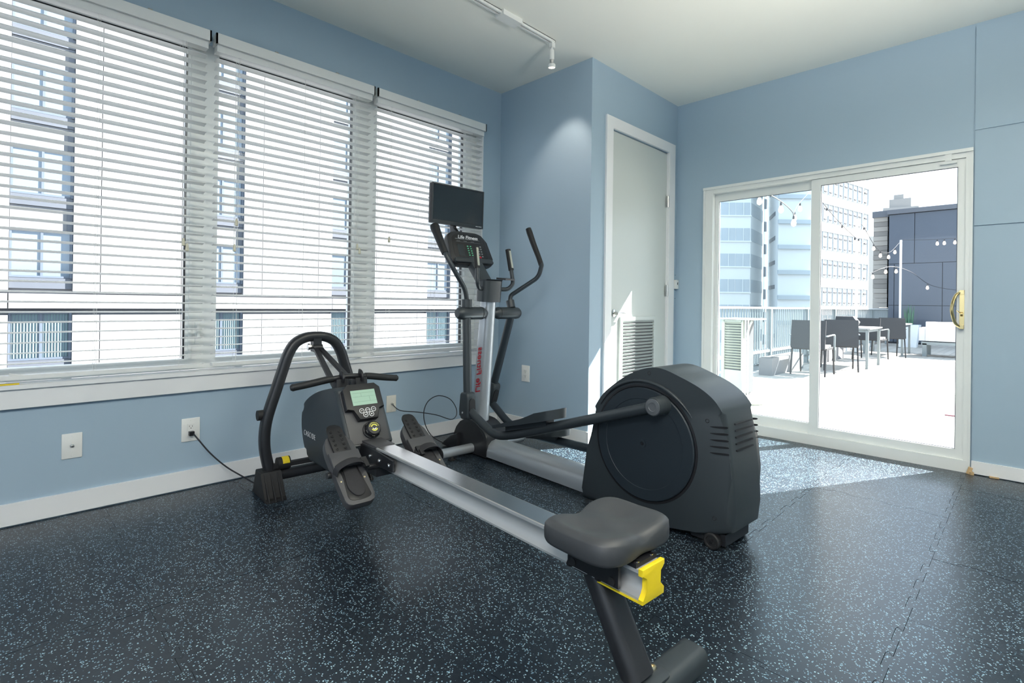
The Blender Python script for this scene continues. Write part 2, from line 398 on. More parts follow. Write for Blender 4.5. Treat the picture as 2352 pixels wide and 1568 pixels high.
# slider wall
SY0, SY1, SZ = 0.275, 2.05, 2.08
w = MB(); w.box(XR, XR+0.10, SY1, YW, -0.06, ZC); w.box(XR, XR+0.10, Y0, SY0, -0.06, ZC); w.box(XR, XR+0.10, SY0, SY1, SZ, ZC); w.box(XR, XR+0.10, SY0, SY1, -0.06, 0.005)
wr = struct('wall_right', w, 'wall_blue')
for z0, z1, d in ((0.004, 1.583, 0.010), (1.589, 2.20, 0.010), (2.20, 2.222, 0.016), (2.222, 2.868, 0.010)):
    MB().box(XR-d, XR, Y0, SY0-0.012, z0, z1, bev=0.002).build('wall_panel', 'wall_blue', wr)
# far walls behind the camera; broad unseen window added for daylight fill
w = MB(); w.box(X0-0.1, X0, Y0, -1.6, 0, ZC); w.box(X0-0.1, X0, 1.8, YW+0.14, 0, ZC); w.box(X0-0.1, X0, -1.6, 1.8, 0, 0.8); w.box(X0-0.1, X0, -1.6, 1.8, 2.4, ZC); struct('wall_back', w, 'wall_blue')
struct('wall_near', MB().box(X0-0.1, XR+0.1, Y0-0.1, Y0, 0, ZC), 'wall_blue')
wb = struct('window_4', MB().box(X0-0.06, X0-0.02, -1.6, -1.55, 0.8, 2.4).box(X0-0.06, X0-0.02, 1.75, 1.8, 0.8, 2.4).box(X0-0.06, X0-0.02, 0.07, 0.13, 0.8, 2.4).box(X0-0.06, X0-0.02, -1.6, 1.8, 0.8, 0.85).box(X0-0.06, X0-0.02, -1.6, 1.8, 2.35, 2.4), 'vinyl_white')
MB().box(X0-0.045, X0-0.041, -1.55, 1.75, 0.85, 2.35).build('pane', 'glass_clear', wb)

# baseboards
def baseboard(name, x0, x1, y0, y1, h=0.105): return struct(name, MB().box(x0, x1, y0, y1, 0.006, h, bev=0.003), 'trim_white')
baseboard('baseboard_left', X0, XC-0.014, YW-0.014, YW)
baseboard('baseboard_closet_side', XC-0.014, XC, YC-0.002, YW)
baseboard('baseboard_closet_front', XC-0.014, 3.305, YC-0.014, YC)
baseboard('baseboard_right', XR-0.024, XR-0.010, Y0, SY0-0.012, 0.085)
o = MB().obox((XR-0.03, SY0-0.005, 0.022), (1, 0, 0), (0, 1, 0.3), (0, -0.3, 1), 0.02, 0.022, 0.044, bev=0.006).obox((XR-0.04, SY0-0.015, 0.010), (1, 0.4, 0), (-0.4, 1, 0), (0, 0, 1), 0.025, 0.018, 0.018, bev=0.005).build('putty_lump', 'putty')
tag(o, 'tan lump of putty in the corner between slider frame and baseboard', 'putty')
o = MB().obox((XR-0.030, 0.155, 0.006), (1, 0.2, 0), (-0.2, 1, 0), (0, 0, 1), 0.018, 0.045, 0.008, bev=0.002).build('wood_chip', 'putty')
tag(o, 'small tan wood chip on the floor under the right baseboard', 'wood chip')

# window sill and apron
struct('trim_1', MB().box(OX0-0.09, OX1+0.02, YW-0.026, YW, 0.540, 0.632, bev=0.003), 'trim_white')                  # apron
struct('trim_2', MB().box(OX0-0.10, OX1+0.03, YW-0.040, YW+0.075, 0.630, 0.650, bev=0.004), 'trim_white')            # stool
struct('trim_3', MB().box(OX1-0.012, OX1+0.002, YW-0.008, YW+0.10, 0.65, OZ1, bev=0.002), 'trim_white')                    # right return

# three window units
units = [(-0.20, 0.835), (0.835, 1.865), (1.865, 2.92)]
glass_x = [(-0.12, 0.760), (0.918, 1.765), (1.955, 2.765)]
for k, ((a, b), (g0, g1)) in enumerate(zip(units, glass_x)):
    y0, y1 = YW+0.070, YW+0.135; z0, z1 = 0.652, OZ1
    gz0, gz1 = 0.715, 2.47
    mb = MB(); mb.box(a, g0, y0, y1, z0, z1, bev=0.003); mb.box(g1, b, y0, y1, z0, z1, bev=0.003); mb.box(g0, g1, y0, y1, z0, gz0, bev=0.003); mb.box(g0, g1, y0, y1, gz1, z1, bev=0.003)
    wn_ = struct('window_%d' % (k+1), mb, 'vinyl_white')
    MB().box(g1+0.016, g1+0.030, y0-0.012, y0+0.002, gz0, gz1, bev=0.002).box(g0, g1+0.03, y0-0.012, y0+0.002, gz1, gz1+0.014, bev=0.002).build('sash_bead', 'vinyl_white', wn_)
    MB().box(g1-0.006, g1+0.003, y0+0.004, y0+0.03, gz0, gz1).box(g0, g1, y0+0.004, y0+0.03, gz1-0.006, gz1+0.003).build('gasket', 'gasket_black', wn_)
    MB().box(g0, g1, y0+0.030, y0+0.034, gz0, gz1).build('pane', 'glass_clear', wn_)
    h = MB(); h.box(g1+0.05, g1+0.075, y0-0.010, y0, 0.80, 0.92, bev=0.004); h.obox((g1+0.062, y0-0.022, 0.87), (1, 0, 0), (0, 1, 0), (0, 0, 1), 0.012, 0.014, 0.07, bev=0.004); h.build('sash_lock', 'vinyl_white', wn_)

# ------------------------------------------------------------------ blinds
def slat_mesh(L):
    mb = MB(); n = 4; prof = []
    for k in range(n+1):
        t = -0.025 + 0.05*k/n; prof.append((t, 0.0035*(1-(t/0.025)**2) + 0.0014 - 0.06*t*0))
    prof += [(a, b-0.0028) for a, b in prof[::-1]]
    mb.prism(prof, lambda a, b, d: (d, a, b), 0, L)
    return mb.mesh('slat', 'slat_white', 30)
bl = [(-0.18, 0.842, 'white slatted window blind at the left edge, showing the most glass'), (0.866, 1.862, 'white slatted window blind in the middle of the row, behind the arched rower frame'), (1.884, 2.906, 'white slatted window blind nearest the wall corner, behind the small television')]
pulls = [[(0.721, 1.367, 0.06)], [(0.985, 1.505, 0), (0.976, 1.356, 0), (1.745, 1.43, 1)], [(1.992, 1.503, 0)]]
for k, (a, b, lab) in enumerate(bl):
    B = empty('window_blind', (a, YW-0.008, 0.652), 0, lab, 'blind', 'blinds over the three windows'); L = b-a
    def part(mb, name, m): return mb.build(name, m, B)
    part(MB().box(0, L, -0.055, -0.043, 1.838, 1.896, bev=0.003).box(0, 0.008, -0.055, 0.02, 1.838, 1.896).box(L-0.008, L, -0.055, 0.02, 1.838, 1.896), 'valance', 'slat_white')
    part(MB().box(0.01, L-0.01, -0.035, 0.020, 1.800, 1.856, bev=0.003), 'headrail', 'slat_white')
    for t in (0.33, 0.72): part(MB().box(L*t-0.010, L*t+0.010, -0.058, -0.040, 1.8965, 1.901), 'valance_clip', 'nickel')
    part(MB().box(0.01, L-0.01, -0.026, 0.024, 0.022, 0.040, bev=0.004), 'bottom_rail', 'slat_white')
    me = slat_mesh(L-0.022); n = 36
    for i in range(n):
        s_ = link('slat', me, B); s_.location = (0.011, 0, 0.090 + i*0.0478); s_.rotation_euler = (random.uniform(-0.02, 0.02) - 0.11, 0, 0)
    for t in (0.13, 0.52, 0.87):
        lad = MB()
        for dy in (-0.027, 0.027): lad.cyl((L*t, dy, 0.04), (L*t, dy, 1.81), 0.0007, 5)
        lad.cyl((L*t+0.01, 0, 0.04), (L*t+0.01, 0, 1.81), 0.0008, 5)
        part(lad, 'ladder_cord', 'cord_white')
    for (px, pz, two) in pulls[k]:
        x = px-a
        c = MB(); c.cyl((x-0.004, -0.045, pz-0.652), (x-0.002, -0.04, 1.80), 0.0008, 5)
        c.cyl((x+0.006, -0.045, pz-0.652), (x+0.008, -0.04, 1.80), 0.0008, 5)
        cd = part(c, 'pull_cord', 'cord_white')
        MB().lathe((x, -0.045, pz-0.652-0.028), (0, 0, 1), [(0.004, 0), (0.0095, 0.004), (0.0075, 0.03), (0.004, 0.042), (0, 0.044)], 8).build('tassel', 'tassel_cream', cd)
        if two: MB().lathe((x+0.018, -0.045, pz-0.652-0.055), (0, 0, 1), [(0.004, 0), (0.0095, 0.004), (0.0075, 0.03), (0.004, 0.042), (0, 0.044)], 8).build('tassel', 'tassel_cream', cd)
o = MB().box(-0.02, 0.085, YW-0.035, YW-0.020, 0.651, 0.657, bev=0.001).build('shim_strip', 'yellow'); tag(o, 'short yellow strip lying on the windowsill at the left edge', 'strip')
o = MB().sweep(fillet([(0.05, YW-0.01, 0.674), (0.04, YW-0.02, 0.69), (0.0, YW-0.03, 0.692)], 0.01), rrect(0.012, 0.006, 0.002), (0, 0, 1)).obox((0.075, YW-0.025, 0.694), (1, 0.1, -0.2), (0, 1, 0), (0.2, 0, 1), 0.05, 0.014, 0.008, bev=0.003).build('window_crank', 'plate_white'); o.parent = bpy.data.objects['window_1']

# ------------------------------------------------------------------ hinged closet door
d1 = struct('door_1', MB().box(DX0+0.004, DX1-0.004, YC+0.012, YC+0.052, 0.012, DZ-0.006, bev=0.002), 'door_white')
cas = MB(); cw = 0.088
cas.box(DX0-cw, DX0-0.002, YC-0.016, YC, 0.004, DZ+cw, bev=0.004); cas.box(DX1+0.002, DX1+cw+0.012, YC-0.016, YC, 0.004, DZ+cw, bev=0.004); cas.box(DX0-0.002, DX1+0.002, YC-0.016, YC, DZ+0.002, DZ+cw, bev=0.004)
struct('trim_4', cas, 'trim_white')
MB().box(DX0-0.001, DX0+0.004, YC-0.002, YC+0.10, 0.0, DZ).box(DX1-0.004, DX1+0.001, YC-0.002, YC+0.10, 0.0, DZ).build('door_stop', 'trim_white', d1)
hm = MB().cyl((0, 0, -0.05), (0, 0, 0.05), 0.007, 10).box(-0.022, 0, 0.0, 0.004, -0.05, 0.05).mesh('hinge', 'nickel')
for z in (1.985, 1.185, 0.30):
    h = link('hinge', hm, d1); h.location = (DX1-0.002, YC-0.004, z)
lv = MB(); lx, lz = 3.463, 0.985
lv.lathe((lx, YC+0.012, lz), (0, -1, 0), [(0.032, 0), (0.031, 0.006), (0.024, 0.010), (0.012, 0.012), (0.011, 0.045), (0.0, 0.046)], 20)
lv.sweep([(lx-0.008, YC-0.032, lz), (lx+0.05, YC-0.034, lz-0.001), (lx+0.105, YC-0.028, lz-0.003)], rrect(0.010, 0.018, 0.004), (0, 0, 1)); lv.build('lever_handle', 'nickel', d1)
lo = MB(); a, b, z0, z1 = 3.545, 4.085, 0.26, 0.955
lo.box(a, a+0.03, YC-0.004, YC+0.014, z0, z1, bev=0.002); lo.box(b-0.025, b, YC-0.004, YC+0.014, z0, z1, bev=0.002); lo.box(a+0.03, b-0.025, YC-0.004, YC+0.014, z1-0.028, z1, bev=0.002); lo.box(a+0.03, b-0.025, YC-0.004, YC+0.014, z0, z0+0.028, bev=0.002); lo.box(b-0.01, b+0.014, YC-0.006, YC, z1-0.012, z1+0.006)
lvr = lo.build('louver_frame', 'door_white', d1)
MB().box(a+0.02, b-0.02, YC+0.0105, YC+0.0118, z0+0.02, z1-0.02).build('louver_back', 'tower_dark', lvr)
sm = MB(); sm.obox((0, 0, 0), (1, 0, 0), (0, 1, -1.15), (0, 1.15, 1), b-a-0.05, 0.0235, 0.0018); sm = sm.mesh('louver_slat', 'door_white')
for i in range(24):
    s_ = link('louver_slat', sm, lvr); s_.location = ((a+b)/2+0.002, YC+0.003, z0+0.040 + i*0.0268)

# thermostat, wall plates
t = empty('thermostat', (4.412, YC, 1.205), 0, 'white wall thermostat in the corner right of the hinged door', 'thermostat')
MB().box(-0.008, 0.034, -0.030, 0, 0, 0.082, bev=0.006).build('body', 'plate_white', t)
MB().box(0.008, 0.018, -0.0315, -0.029, 0.038, 0.058).build('display', 'screen_black', t)
MB().box(0.024, 0.029, -0.0315, -0.029, 0.050, 0.056).box(0.024, 0.029, -0.0315, -0.029, 0.034, 0.040).build('button', 'print_grey', t)
dk = MB()
for x, z in ((4.408, 1.335), (4.437, 1.332), (4.408, 1.120), (4.437, 1.118)): dk.lathe((x, YC, z), (0, -1, 0), [(0.003, 0), (0.003, 0.002), (0, 0.0025)], 8)
o = dk.build('screw_holes', 'gasket_black', bpy.data.objects['wall_closet_front'])
def plate(name, loc, rz, label, w, h, m, cat, group):
    e = empty(name, loc, rz, label, cat, group)
    MB().prism(rrect(w, h, 0.003), lambda a, b, d: (a, -d, b), 0, 0.006, 0.0025).build('face_plate', m, e)
    sc = MB()
    for z in (h*0.40, -h*0.40): sc.lathe((0, -0.006, z), (0, -1, 0), [(0.0035, 0), (0.003, 0.001), (0, 0.0012)], 8)
    sc.build('plate_screw', m, e); return e
def sockets(e, m, toggle=True):
    MB().box(-0.0165, 0.0165, -0.0085, -0.005, -0.034, 0.034, bev=0.001).build('receptacle', m, e)
    s = MB()
    for zc in (0.018, -0.018):
        s.box(-0.0085, -0.0065, -0.0092, -0.0080, zc-0.002, zc+0.006); s.box(0.0055, 0.0075, -0.0092, -0.0080, zc-0.002, zc+0.005); s.cyl((0, -0.0080, zc-0.009), (0, -0.0092, zc-0.009), 0.0025, 8)
    s.build('slot', 'gasket_black', e)
e = plate('coax_plate', (0.275, YW, 0.330), 0, 'white coax wall plate with nothing plugged in, low on the wall at far left', 0.078, 0.122, 'plate_white', 'wall plate', 'plates on the blue walls')
MB().lathe((0, -0.006, 0), (0, -1, 0), [(0.009, 0), (0.009, 0.003), (0.005, 0.004), (0.0048, 0.012), (0, 0.012)], 6).build('coax_jack', 'nickel', e)
e = plate('power_outlet', (0.780, YW, 0.327), 0, 'white power outlet with a black plug in it, beside the rower foot', 0.090, 0.128, 'plate_white', 'outlet', 'plates on the blue walls'); sockets(e, 'plate_white')
e = plate('cable_plate', (2.059, YW, 0.308), 0, 'cream wall plate with a looping black cable, behind the rower console', 0.080, 0.122, 'plate_ivory', 'wall plate', 'plates on the blue walls')
MB().lathe((0.002, -0.006, 0), (0, -1, 0), [(0.007, 0), (0.007, 0.004), (0.005, 0.005), (0.005, 0.018), (0, 0.018)], 8).build('cable_jack', 'nickel', e)
e = plate('power_outlet', (XC, 2.961, 0.472), -PI/2, 'white empty power outlet on the closet wall right of the elliptical mast', 0.088, 0.135, 'plate_white', 'outlet', 'plates on the blue walls'); sockets(e, 'plate_white')

# cords
pc = empty('power_cable', (0.78, YW-0.01, 0.309), 0, 'black power cord hanging from the outlet down to the rower foot', 'cord')
def rel(P, o): return [Vector(p)-Vector(o) for p in P]
O_ = (0.78, YW-0.01, 0.309)
MB().obox((0, -0.012, 0), (1, 0, 0), (0, 1, 0), (0, 0, 1), 0.024, 0.026, 0.022, bev=0.004).build('plug', 'black_plastic', pc)
MB().tube(rel([(0.785, 3.262, 0.309), (0.806, 3.235, 0.275), (0.86, 3.22, 0.195), (0.935, 3.20, 0.110), (1.01, 3.15, 0.048), (1.05, 3.08, 0.02), (1.075, 3.04, 0.02)], O_), 0.0040, 8, 6).build('cord', 'cable_black', pc)
cc = MB(); cc.tube([(2.061, 3.285, 0.306), (2.10, 3.24, 0.262), (2.23, 3.21, 0.237), (2.386, 3.19, 0.197), (2.512, 3.17, 0.148), (2.566, 3.17, 0.172), (2.569, 3.18, 0.230), (2.515, 3.19, 0.303), (2.404, 3.19, 0.341), (2.304, 3.18, 0.313), (2.258, 3.17, 0.238), (2.256, 3.14, 0.142), (2.29, 3.09, 0.062), (2.36, 2.99, 0.012), (2.40, 2.88, 0.008), (2.42, 2.80, 0.008)], 0.0034, 8, 6)
o = cc.build('coax_cable', 'cable_black'); tag(o, 'thin black cable making one big loop against the wall below the window', 'cable')

# ------------------------------------------------------------------ sliding glass door
XF = XR-0.012
fr = MB(); fr.box(XF, XR+0.10, SY0, SY0+0.030, 0.03, SZ, bev=0.003); fr.box(XF, XR+0.10, SY1-0.075, SY1, 0.03, SZ, bev=0.003); fr.box(XF+0.0015, XR+0.099, SY0+0.029, SY1-0.074, 2.035, SZ-0.001, bev=0.003); fr.box(XF-0.003, XR+0.101, SY0+0.001, SY1-0.001, 0.0, 0.078, bev=0.003)
fr.box(XF-0.012, XF+0.003, SY0-0.006, SY1+0.010, SZ-0.010, SZ+0.012, bev=0.003); fr.box(XF-0.008, XF+0.002, SY1-0.012, SY1+0.008, 0.03, SZ-0.012, bev=0.003); fr.box(XF-0.008, XF+0.002, SY0-0.006, SY0+0.006, 0.03, SZ-0.012, bev=0.003)
d2 = struct('door_2', fr, 'vinyl_white')
def panel(name, ya, yb, za, zb, ga, gb, gza, gzb, x0, x1, gm):
    mb = MB(); mb.box(x0, x1, ya, ga, za, zb, bev=0.003); mb.box(x0, x1, gb, yb, za, zb, bev=0.003); mb.box(x0, x1, ga, gb, za, gza, bev=0.003); mb.box(x0, x1, ga, gb, gzb, zb, bev=0.003)
    p = mb.build(name, 'vinyl_white', d2); xm = (x0+x1)/2
    MB().box(xm-0.003, xm+0.003, ga-0.002, gb+0.002, gza-0.002, gzb+0.002).build('pane', gm, p)
    MB().box(xm-0.008, xm-0.004, ga, ga+0.004, gza, gzb).box(xm-0.008, xm-0.004, gb-0.003, gb, gza, gzb).box(xm-0.008, xm-0.004, ga, gb, gzb-0.004, gzb).box(xm-0.008, xm-0.004, ga, gb, gza, gza+0.004).build('gasket', 'window_frame_grey', p)
    return p
panel('fixed_panel', 1.15, SY1-0.075, 0.078, 2.035, 1.205, 1.945, 0.152, 1.968, XR+0.045, XR+0.075, 'glass_dusty')
sp = panel('sliding_panel', SY0+0.030, 1.205, 0.078, 2.033, 0.345, 1.140, 0.138, 1.984, XR+0.002, XR+0.036, 'glass_clear')
hd = MB(); hy = 0.318
hd.box(XR-0.006, XR+0.002, hy-0.012, hy+0.012, 0.925, 1.175, bev=0.003)
hd.box(XR-0.034, XR, hy-0.011, hy+0.011, 0.925, 0.950, bev=0.004); hd.box(XR-0.034, XR, hy-0.011, hy+0.011, 1.150, 1.175, bev=0.004)
hd.sweep(spline([(XR-0.022, hy+0.006, 0.936), (XR-0.045, hy+0.030, 0.965), (XR-0.058, hy+0.046, 1.05), (XR-0.045, hy+0.030, 1.135), (XR-0.022, hy+0.006, 1.164)], 6), rrect(0.012, 0.018, 0.005), (0, 1, 0))
hd.cyl((XR-0.012, hy-0.006, 1.02), (XR-0.012, hy+0.006, 1.02), 0.014, 14); hd.sweep([(XR-0.014, hy, 1.02), (XR-0.034, hy+0.016, 1.036), (XR-0.040, hy+0.022, 1.044)], rrect(0.006, 0.004, 0.0015), (0, 0, 1))
hd.build('pull_handle', 'brass', sp)
lt = MB(); lt.box(XR-0.020, XR+0.002, 0.375, 0.410, 2.025, 2.070, bev=0.003); lt.box(XR-0.018, XR+0.002, 0.350, 0.435, 2.008, 2.026, bev=0.003); lt.build('security_latch', 'vinyl_white', d2)

# ------------------------------------------------------------------ track light
tl = empty('track_light', (2.75, 2.378, ZC), 0, 'white ceiling track light with one lit spot head near the closet corner', 'track light')
MB().box(-2.6, 0, -0.018, -0.006, -0.020, 0).box(-2.6, 0, 0.006, 0.018, -0.020, 0).box(-2.6, 0, -0.018, 0.018, -0.004, 0).box(-0.004, 0.0, -0.018, 0.018, -0.020, 0).build('track', 'vinyl_white', tl)
MB().box(-2.6, -0.004, -0.0055, 0.0055, -0.008, -0.004).build('track_slot', 'gasket_black', tl)
MB().box(-0.52, -0.35, -0.038, 0.038, -0.032, 0.0, bev=0.012).build('power_feed', 'vinyl_white', tl)
hdm = MB(); hdm.box(-0.030, 0.002, -0.016, 0.016, -0.052, -0.014, bev=0.004).cyl((-0.014, 0, -0.052), (-0.014, 0, -0.066), 0.007, 10)
hdh = hdm.build('spot_head', 'vinyl_white', tl)
ax = Vector((0.10, 0.07, -1)).normalized(); p0 = Vector((-0.016, 0, -0.062))
MB().lathe(p0, ax, [(0.012, 0), (0.017, 0.008), (0.0175, 0.070)], 16).build('socket_shell', 'vinyl_white', hdh)
MB().lathe(p0, ax, [(0.0145, 0.070), (0.0145, 0.094)], 16).build('chrome_collar', 'steel', hdh)
MB().lathe(p0, ax, [(0.014, 0.094), (0.024, 0.100), (0.0265, 0.108), (0.0265, 0.124), (0.024, 0.124), (0.023, 0.122)], 18).build('bulb_body', 'vinyl_white', hdh)
MB().lathe(p0, ax, [(0.023, 0.1215), (0.020, 0.1235), (0, 0.1245)], 18).build('bulb_face', 'lamp_glow', hdh)
sd = bpy.data.lights.new('spot_bulb', 'SPOT'); so = bpy.data.objects.new('spot_bulb', sd); COL.objects.link(so); sd.energy = 3; sd.spot_size = math.radians(62); sd.spot_blend = 0.7; sd.color = (1.0, 0.86, 0.72); sd.shadow_soft_size = 0.02
so.location = Vector((2.75, 2.378, ZC)) + p0 + ax*0.135; so.rotation_euler = Vector((0.62, 0.30, -1)).to_track_quat('-Z', 'Y').to_euler()

# ------------------------------------------------------------------ rowing machine (local x = forward towards the fan, y = left)
RZ = math.atan2(0.99814, 0.06101)
row = empty('rowing_machine', (1.17, 0.67, 0), RZ, 'black and silver rowing machine with a long metal rail, nearest the camera', 'rowing machine')
def Q(u, v, z): return Vector((u, -v, z))
def rpart(mb, name, m, parent=None, ang=35): return mb.build(name, m, parent or row, ang)
# rail
prof = [(-0.044, 0.400), (0.044, 0.400), (0.044, 0.391), (0.030, 0.385), (0.025, 0.376), (0.025, 0.352), (0.032, 0.338), (0.043, 0.330), (0.043, 0.324), (-0.043, 0.324), (-0.043, 0.330), (-0.032, 0.338), (-0.025, 0.352), (-0.025, 0.376), (-0.030, 0.385), (-0.044, 0.391)]
rail = rpart(MB().prism(prof, lambda a, b, d: Q(d, a, b), 0.0, 1.60), 'rail', 'rail_alu')
rpart(MB().prism([(a*1.0, b+0.0006) for a, b in ((-0.040, 0.400), (0.040, 0.400), (0.040, 0.4012), (-0.040, 0.4012))], lambda a, b, d: Q(d, a, b), 0.06, 1.42), 'track_strip', 'steel', rail)
capp = [(-0.048, 0.405), (0.048, 0.405), (0.048, 0.394), (0.040, 0.386), (0.029, 0.384), (0.028, 0.350), (0.036, 0.347), (0.047, 0.336), (0.046, 0.319), (-0.046, 0.319), (-0.047, 0.330), (-0.034, 0.340), (-0.028, 0.352), (-0.028, 0.380), (-0.034, 0.384), (-0.048, 0.388)]
rpart(MB().prism(capp, lambda a, b, d: Q(d, a, b), -0.012, 0.002, 0.002).prism([(-0.046, 0.319), (0.046, 0.319), (0.046, 0.3235), (-0.046, 0.3235)], lambda a, b, d: Q(d, a, b), 0, 0.13), 'end_cap', 'yellow')
st = MB()
st.obox(Q(0.030, 0, 0.406), (1, 0, 0), (0, 1, 0), (0, 0, 1), 0.04, 0.09, 0.010, bev=0.003); rpart(st, 'end_stop', 'black_plastic')
sc = MB()
for v in (-0.03, 0.03): sc.lathe(Q(0.016, v, 0.410), (0, 0, 1), [(0.005, 0), (0.005, 0.003), (0, 0.004)], 8)
rpart(sc, 'stop_screw', 'steel')
for uu in (0.227, 0.127):
    rpart(MB().lathe(Q(uu, -0.040, 0.333), Q(0, -1, 0), [(0.011, 0), (0.011, 0.006), (0.006, 0.014), (0, 0.015)], 10), 'bump_stop', 'black_rubber')
rpart(MB().lathe(Q(0.080, -0.0395, 0.333), Q(0, -1, 0.4), [(0.007, 0), (0.007, 0.001), (0, 0.0012)], 10), 'bolt_hole', 'gasket_black', rail)
# seat
su0, su1, sv = 0.010, 0.262, 0.152
uc, hu = (su0+su1)/2, (su1-su0)/2
def seat_z(a, b):
    z = 0.470 + 0.014*(b*b) + 0.010*(a < 0)*a*a
    z -= 0.013*math.exp(-((a-0.05)/0.5)**2 - ((abs(b)-0.48)/0.30)**2)      # two sitting hollows
    z -= 0.020*math.exp(-(b/0.30)**2)*max(0, a)**2                         # thigh relief at the front
    z -= 0.016*math.exp(-(b/0.26)**2)*max(0, -a)**2                        # tail notch
    return z
def seat_rim(t):      # rounded-square outline, waisted at the middle of front and back
    c, s_ = math.cos(t), math.sin(t); k = 4.4; r_ = (abs(c)**k + abs(s_)**k)**(-1/k)
    a, b = c*r_, s_*r_; a *= 1 - 0.07*math.exp(-(b/0.30)**2)
    return a, b
mb = MB(); NS = 72; rims = [seat_rim(2*PI*i/NS) for i in range(NS)]; rows = []
for q in [0.12, 0.28, 0.42, 0.55, 0.67, 0.77, 0.85, 0.91, 0.955, 0.985, 1.0]:
    dz = 0.017*max(0, (q-0.82)/0.18)**2.4
    rows.append([mb.bm.verts.new(Q(uc+hu*a*q, sv*b*q, seat_z(a*q, b*q)-dz)) for a, b in rims])
for zz, k in ((0.447, 1.012), (0.430, 1.008), (0.421, 0.985), (0.418, 0.95)):
    rows.append([mb.bm.verts.new(Q(uc+hu*a*k, sv*b*k, zz)) for a, b in rims])
cen = mb.bm.verts.new(Q(uc, 0, seat_z(0, 0)))
for i in range(NS): mb.bm.faces.new((cen, rows[0][i], rows[0][(i+1) % NS]))
for A_, B_ in zip(rows, rows[1:]):
    for i in range(NS): mb.bm.faces.new((A_[i], A_[(i+1) % NS], B_[(i+1) % NS], B_[i]))
mb.bm.faces.new(rows[-1])
seat = rpart(mb, 'seat', 'seat_foam', None, 60)
cg = MB(); cg.obox(Q(0.135, 0, 0.411), (1, 0, 0), (0, 1, 0), (0, 0, 1), 0.20, 0.17, 0.014, bev=0.003)
for v in (-0.058, 0.058): cg.obox(Q(0.135, v, 0.372), (1, 0, 0), (0, 1, 0), (0, 0, 1), 0.17, 0.010, 0.066, bev=0.002)
car = rpart(cg, 'carriage', 'black_plastic')
for uu in (0.07, 0.20):
    for s_ in (-1, 1): rpart(MB().cyl(Q(uu, s_*0.066, 0.352), Q(uu, s_*0.050, 0.352), 0.011, 12), 'roller', 'black_rubber', car)
# rear leg
lg = MB(); lg.sweep([Q(0.165, 0, 0.326), Q(0.030, 0, 0.100)], rrect(0.088, 0.062, 0.024), (0, 0, 1)); leg = rpart(lg, 'rear_leg', 'black_frame')
rpart(MB().obox(Q(0.160, 0, 0.322), (1, 0, 0), (0, 1, 0), (0, 0, 1), 0.11, 0.080, 0.006, bev=0.002), 'mount_plate', 'black_frame', leg)
ft = MB(); ft.sweep([Q(0.014, -0.245, 0.062), Q(0.014, 0.245, 0.062)], rrect(0.085, 0.068, 0.024), (0, 0, 1)); foot = rpart(ft, 'rear_foot', 'charcoal_plastic')
for s_ in (-1, 1):
    rpart(MB().prism(rrect(0.082, 0.065, 0.023), lambda a, b, d: Q(0.014+a, d, 0.062+b), s_*0.244, s_*0.2475, 0.001), 'end_plug', 'black_plastic', foot)
    rpart(MB().lathe(Q(0.014, s_*0.19, 0.0), (0, 0, 1), [(0.022, 0), (0.024, 0.006), (0.016, 0.030)], 14), 'rubber_pad', 'black_rubber', foot)
br = MB(); br.prism(rrect(0.075, 0.16, 0.02), lambda a, b, d: Q(0.018+a, b, d), 0.0965, 0.1025, 0.001); bk = rpart(br, 'foot_bracket', 'charcoal_plastic')
for s_ in (-1, 1):
    rpart(MB().lathe(Q(0.026, s_*0.058, 0.1022), (0, 0, 1), [(0.0105, 0), (0.0105, 0.0015), (0.0085, 0.0055), (0.0045, 0.006), (0.0040, 0.003), (0, 0.003)], 16), 'cap_bolt', 'screw_gold', bk)
# front of the rail: cover and side brackets
rpart(MB().prism([(-0.047, 0.405), (0.047, 0.405), (0.047, 0.396), (-0.047, 0.396)], lambda a, b, d: Q(d, a, b), 1.385, 1.56, 0.002), 'rail_cover', 'grey_plastic')
for s_ in (-1, 1):
    b_ = rpart(MB().prism([(1.215, 0.338), (1.225, 0.333), (1.56, 0.322), (1.56, 0.392), (1.40, 0.394), (1.215, 0.384)], lambda a, b, d: Q(a, d, b), s_*0.046, s_*0.056, 0.002), 'side_bracket', 'black_frame')
    for uu, zz in ((1.245, 0.358), (1.33, 0.358), (1.415, 0.360)):
        rpart(MB().lathe(Q(uu, s_*0.056, zz), Q(0, s_, 0), [(0.009, 0), (0.009, 0.003), (0.006, 0.007), (0, 0.0075)], 12), 'hex_bolt', 'steel', b_)
rpart(MB().obox(Q(1.50, 0, 0.30), (1, 0, 0), (0, 1, 0), (0, 0, 1), 0.26, 0.10, 0.05, bev=0.01), 'under_mount', 'black_frame')
rpart(MB().obox(Q(1.06, 0, 0.316), (1, 0, 0), (0, 1, 0), (0, 0, 1), 0.10, 0.05, 0.016, bev=0.006), 'under_clip', 'black_frame')
# axle that carries the footplates
rpart(MB().cyl(Q(1.375, -0.27, 0.325), Q(1.375, 0.27, 0.325), 0.014, 12), 'pedal_axle', 'black_frame')
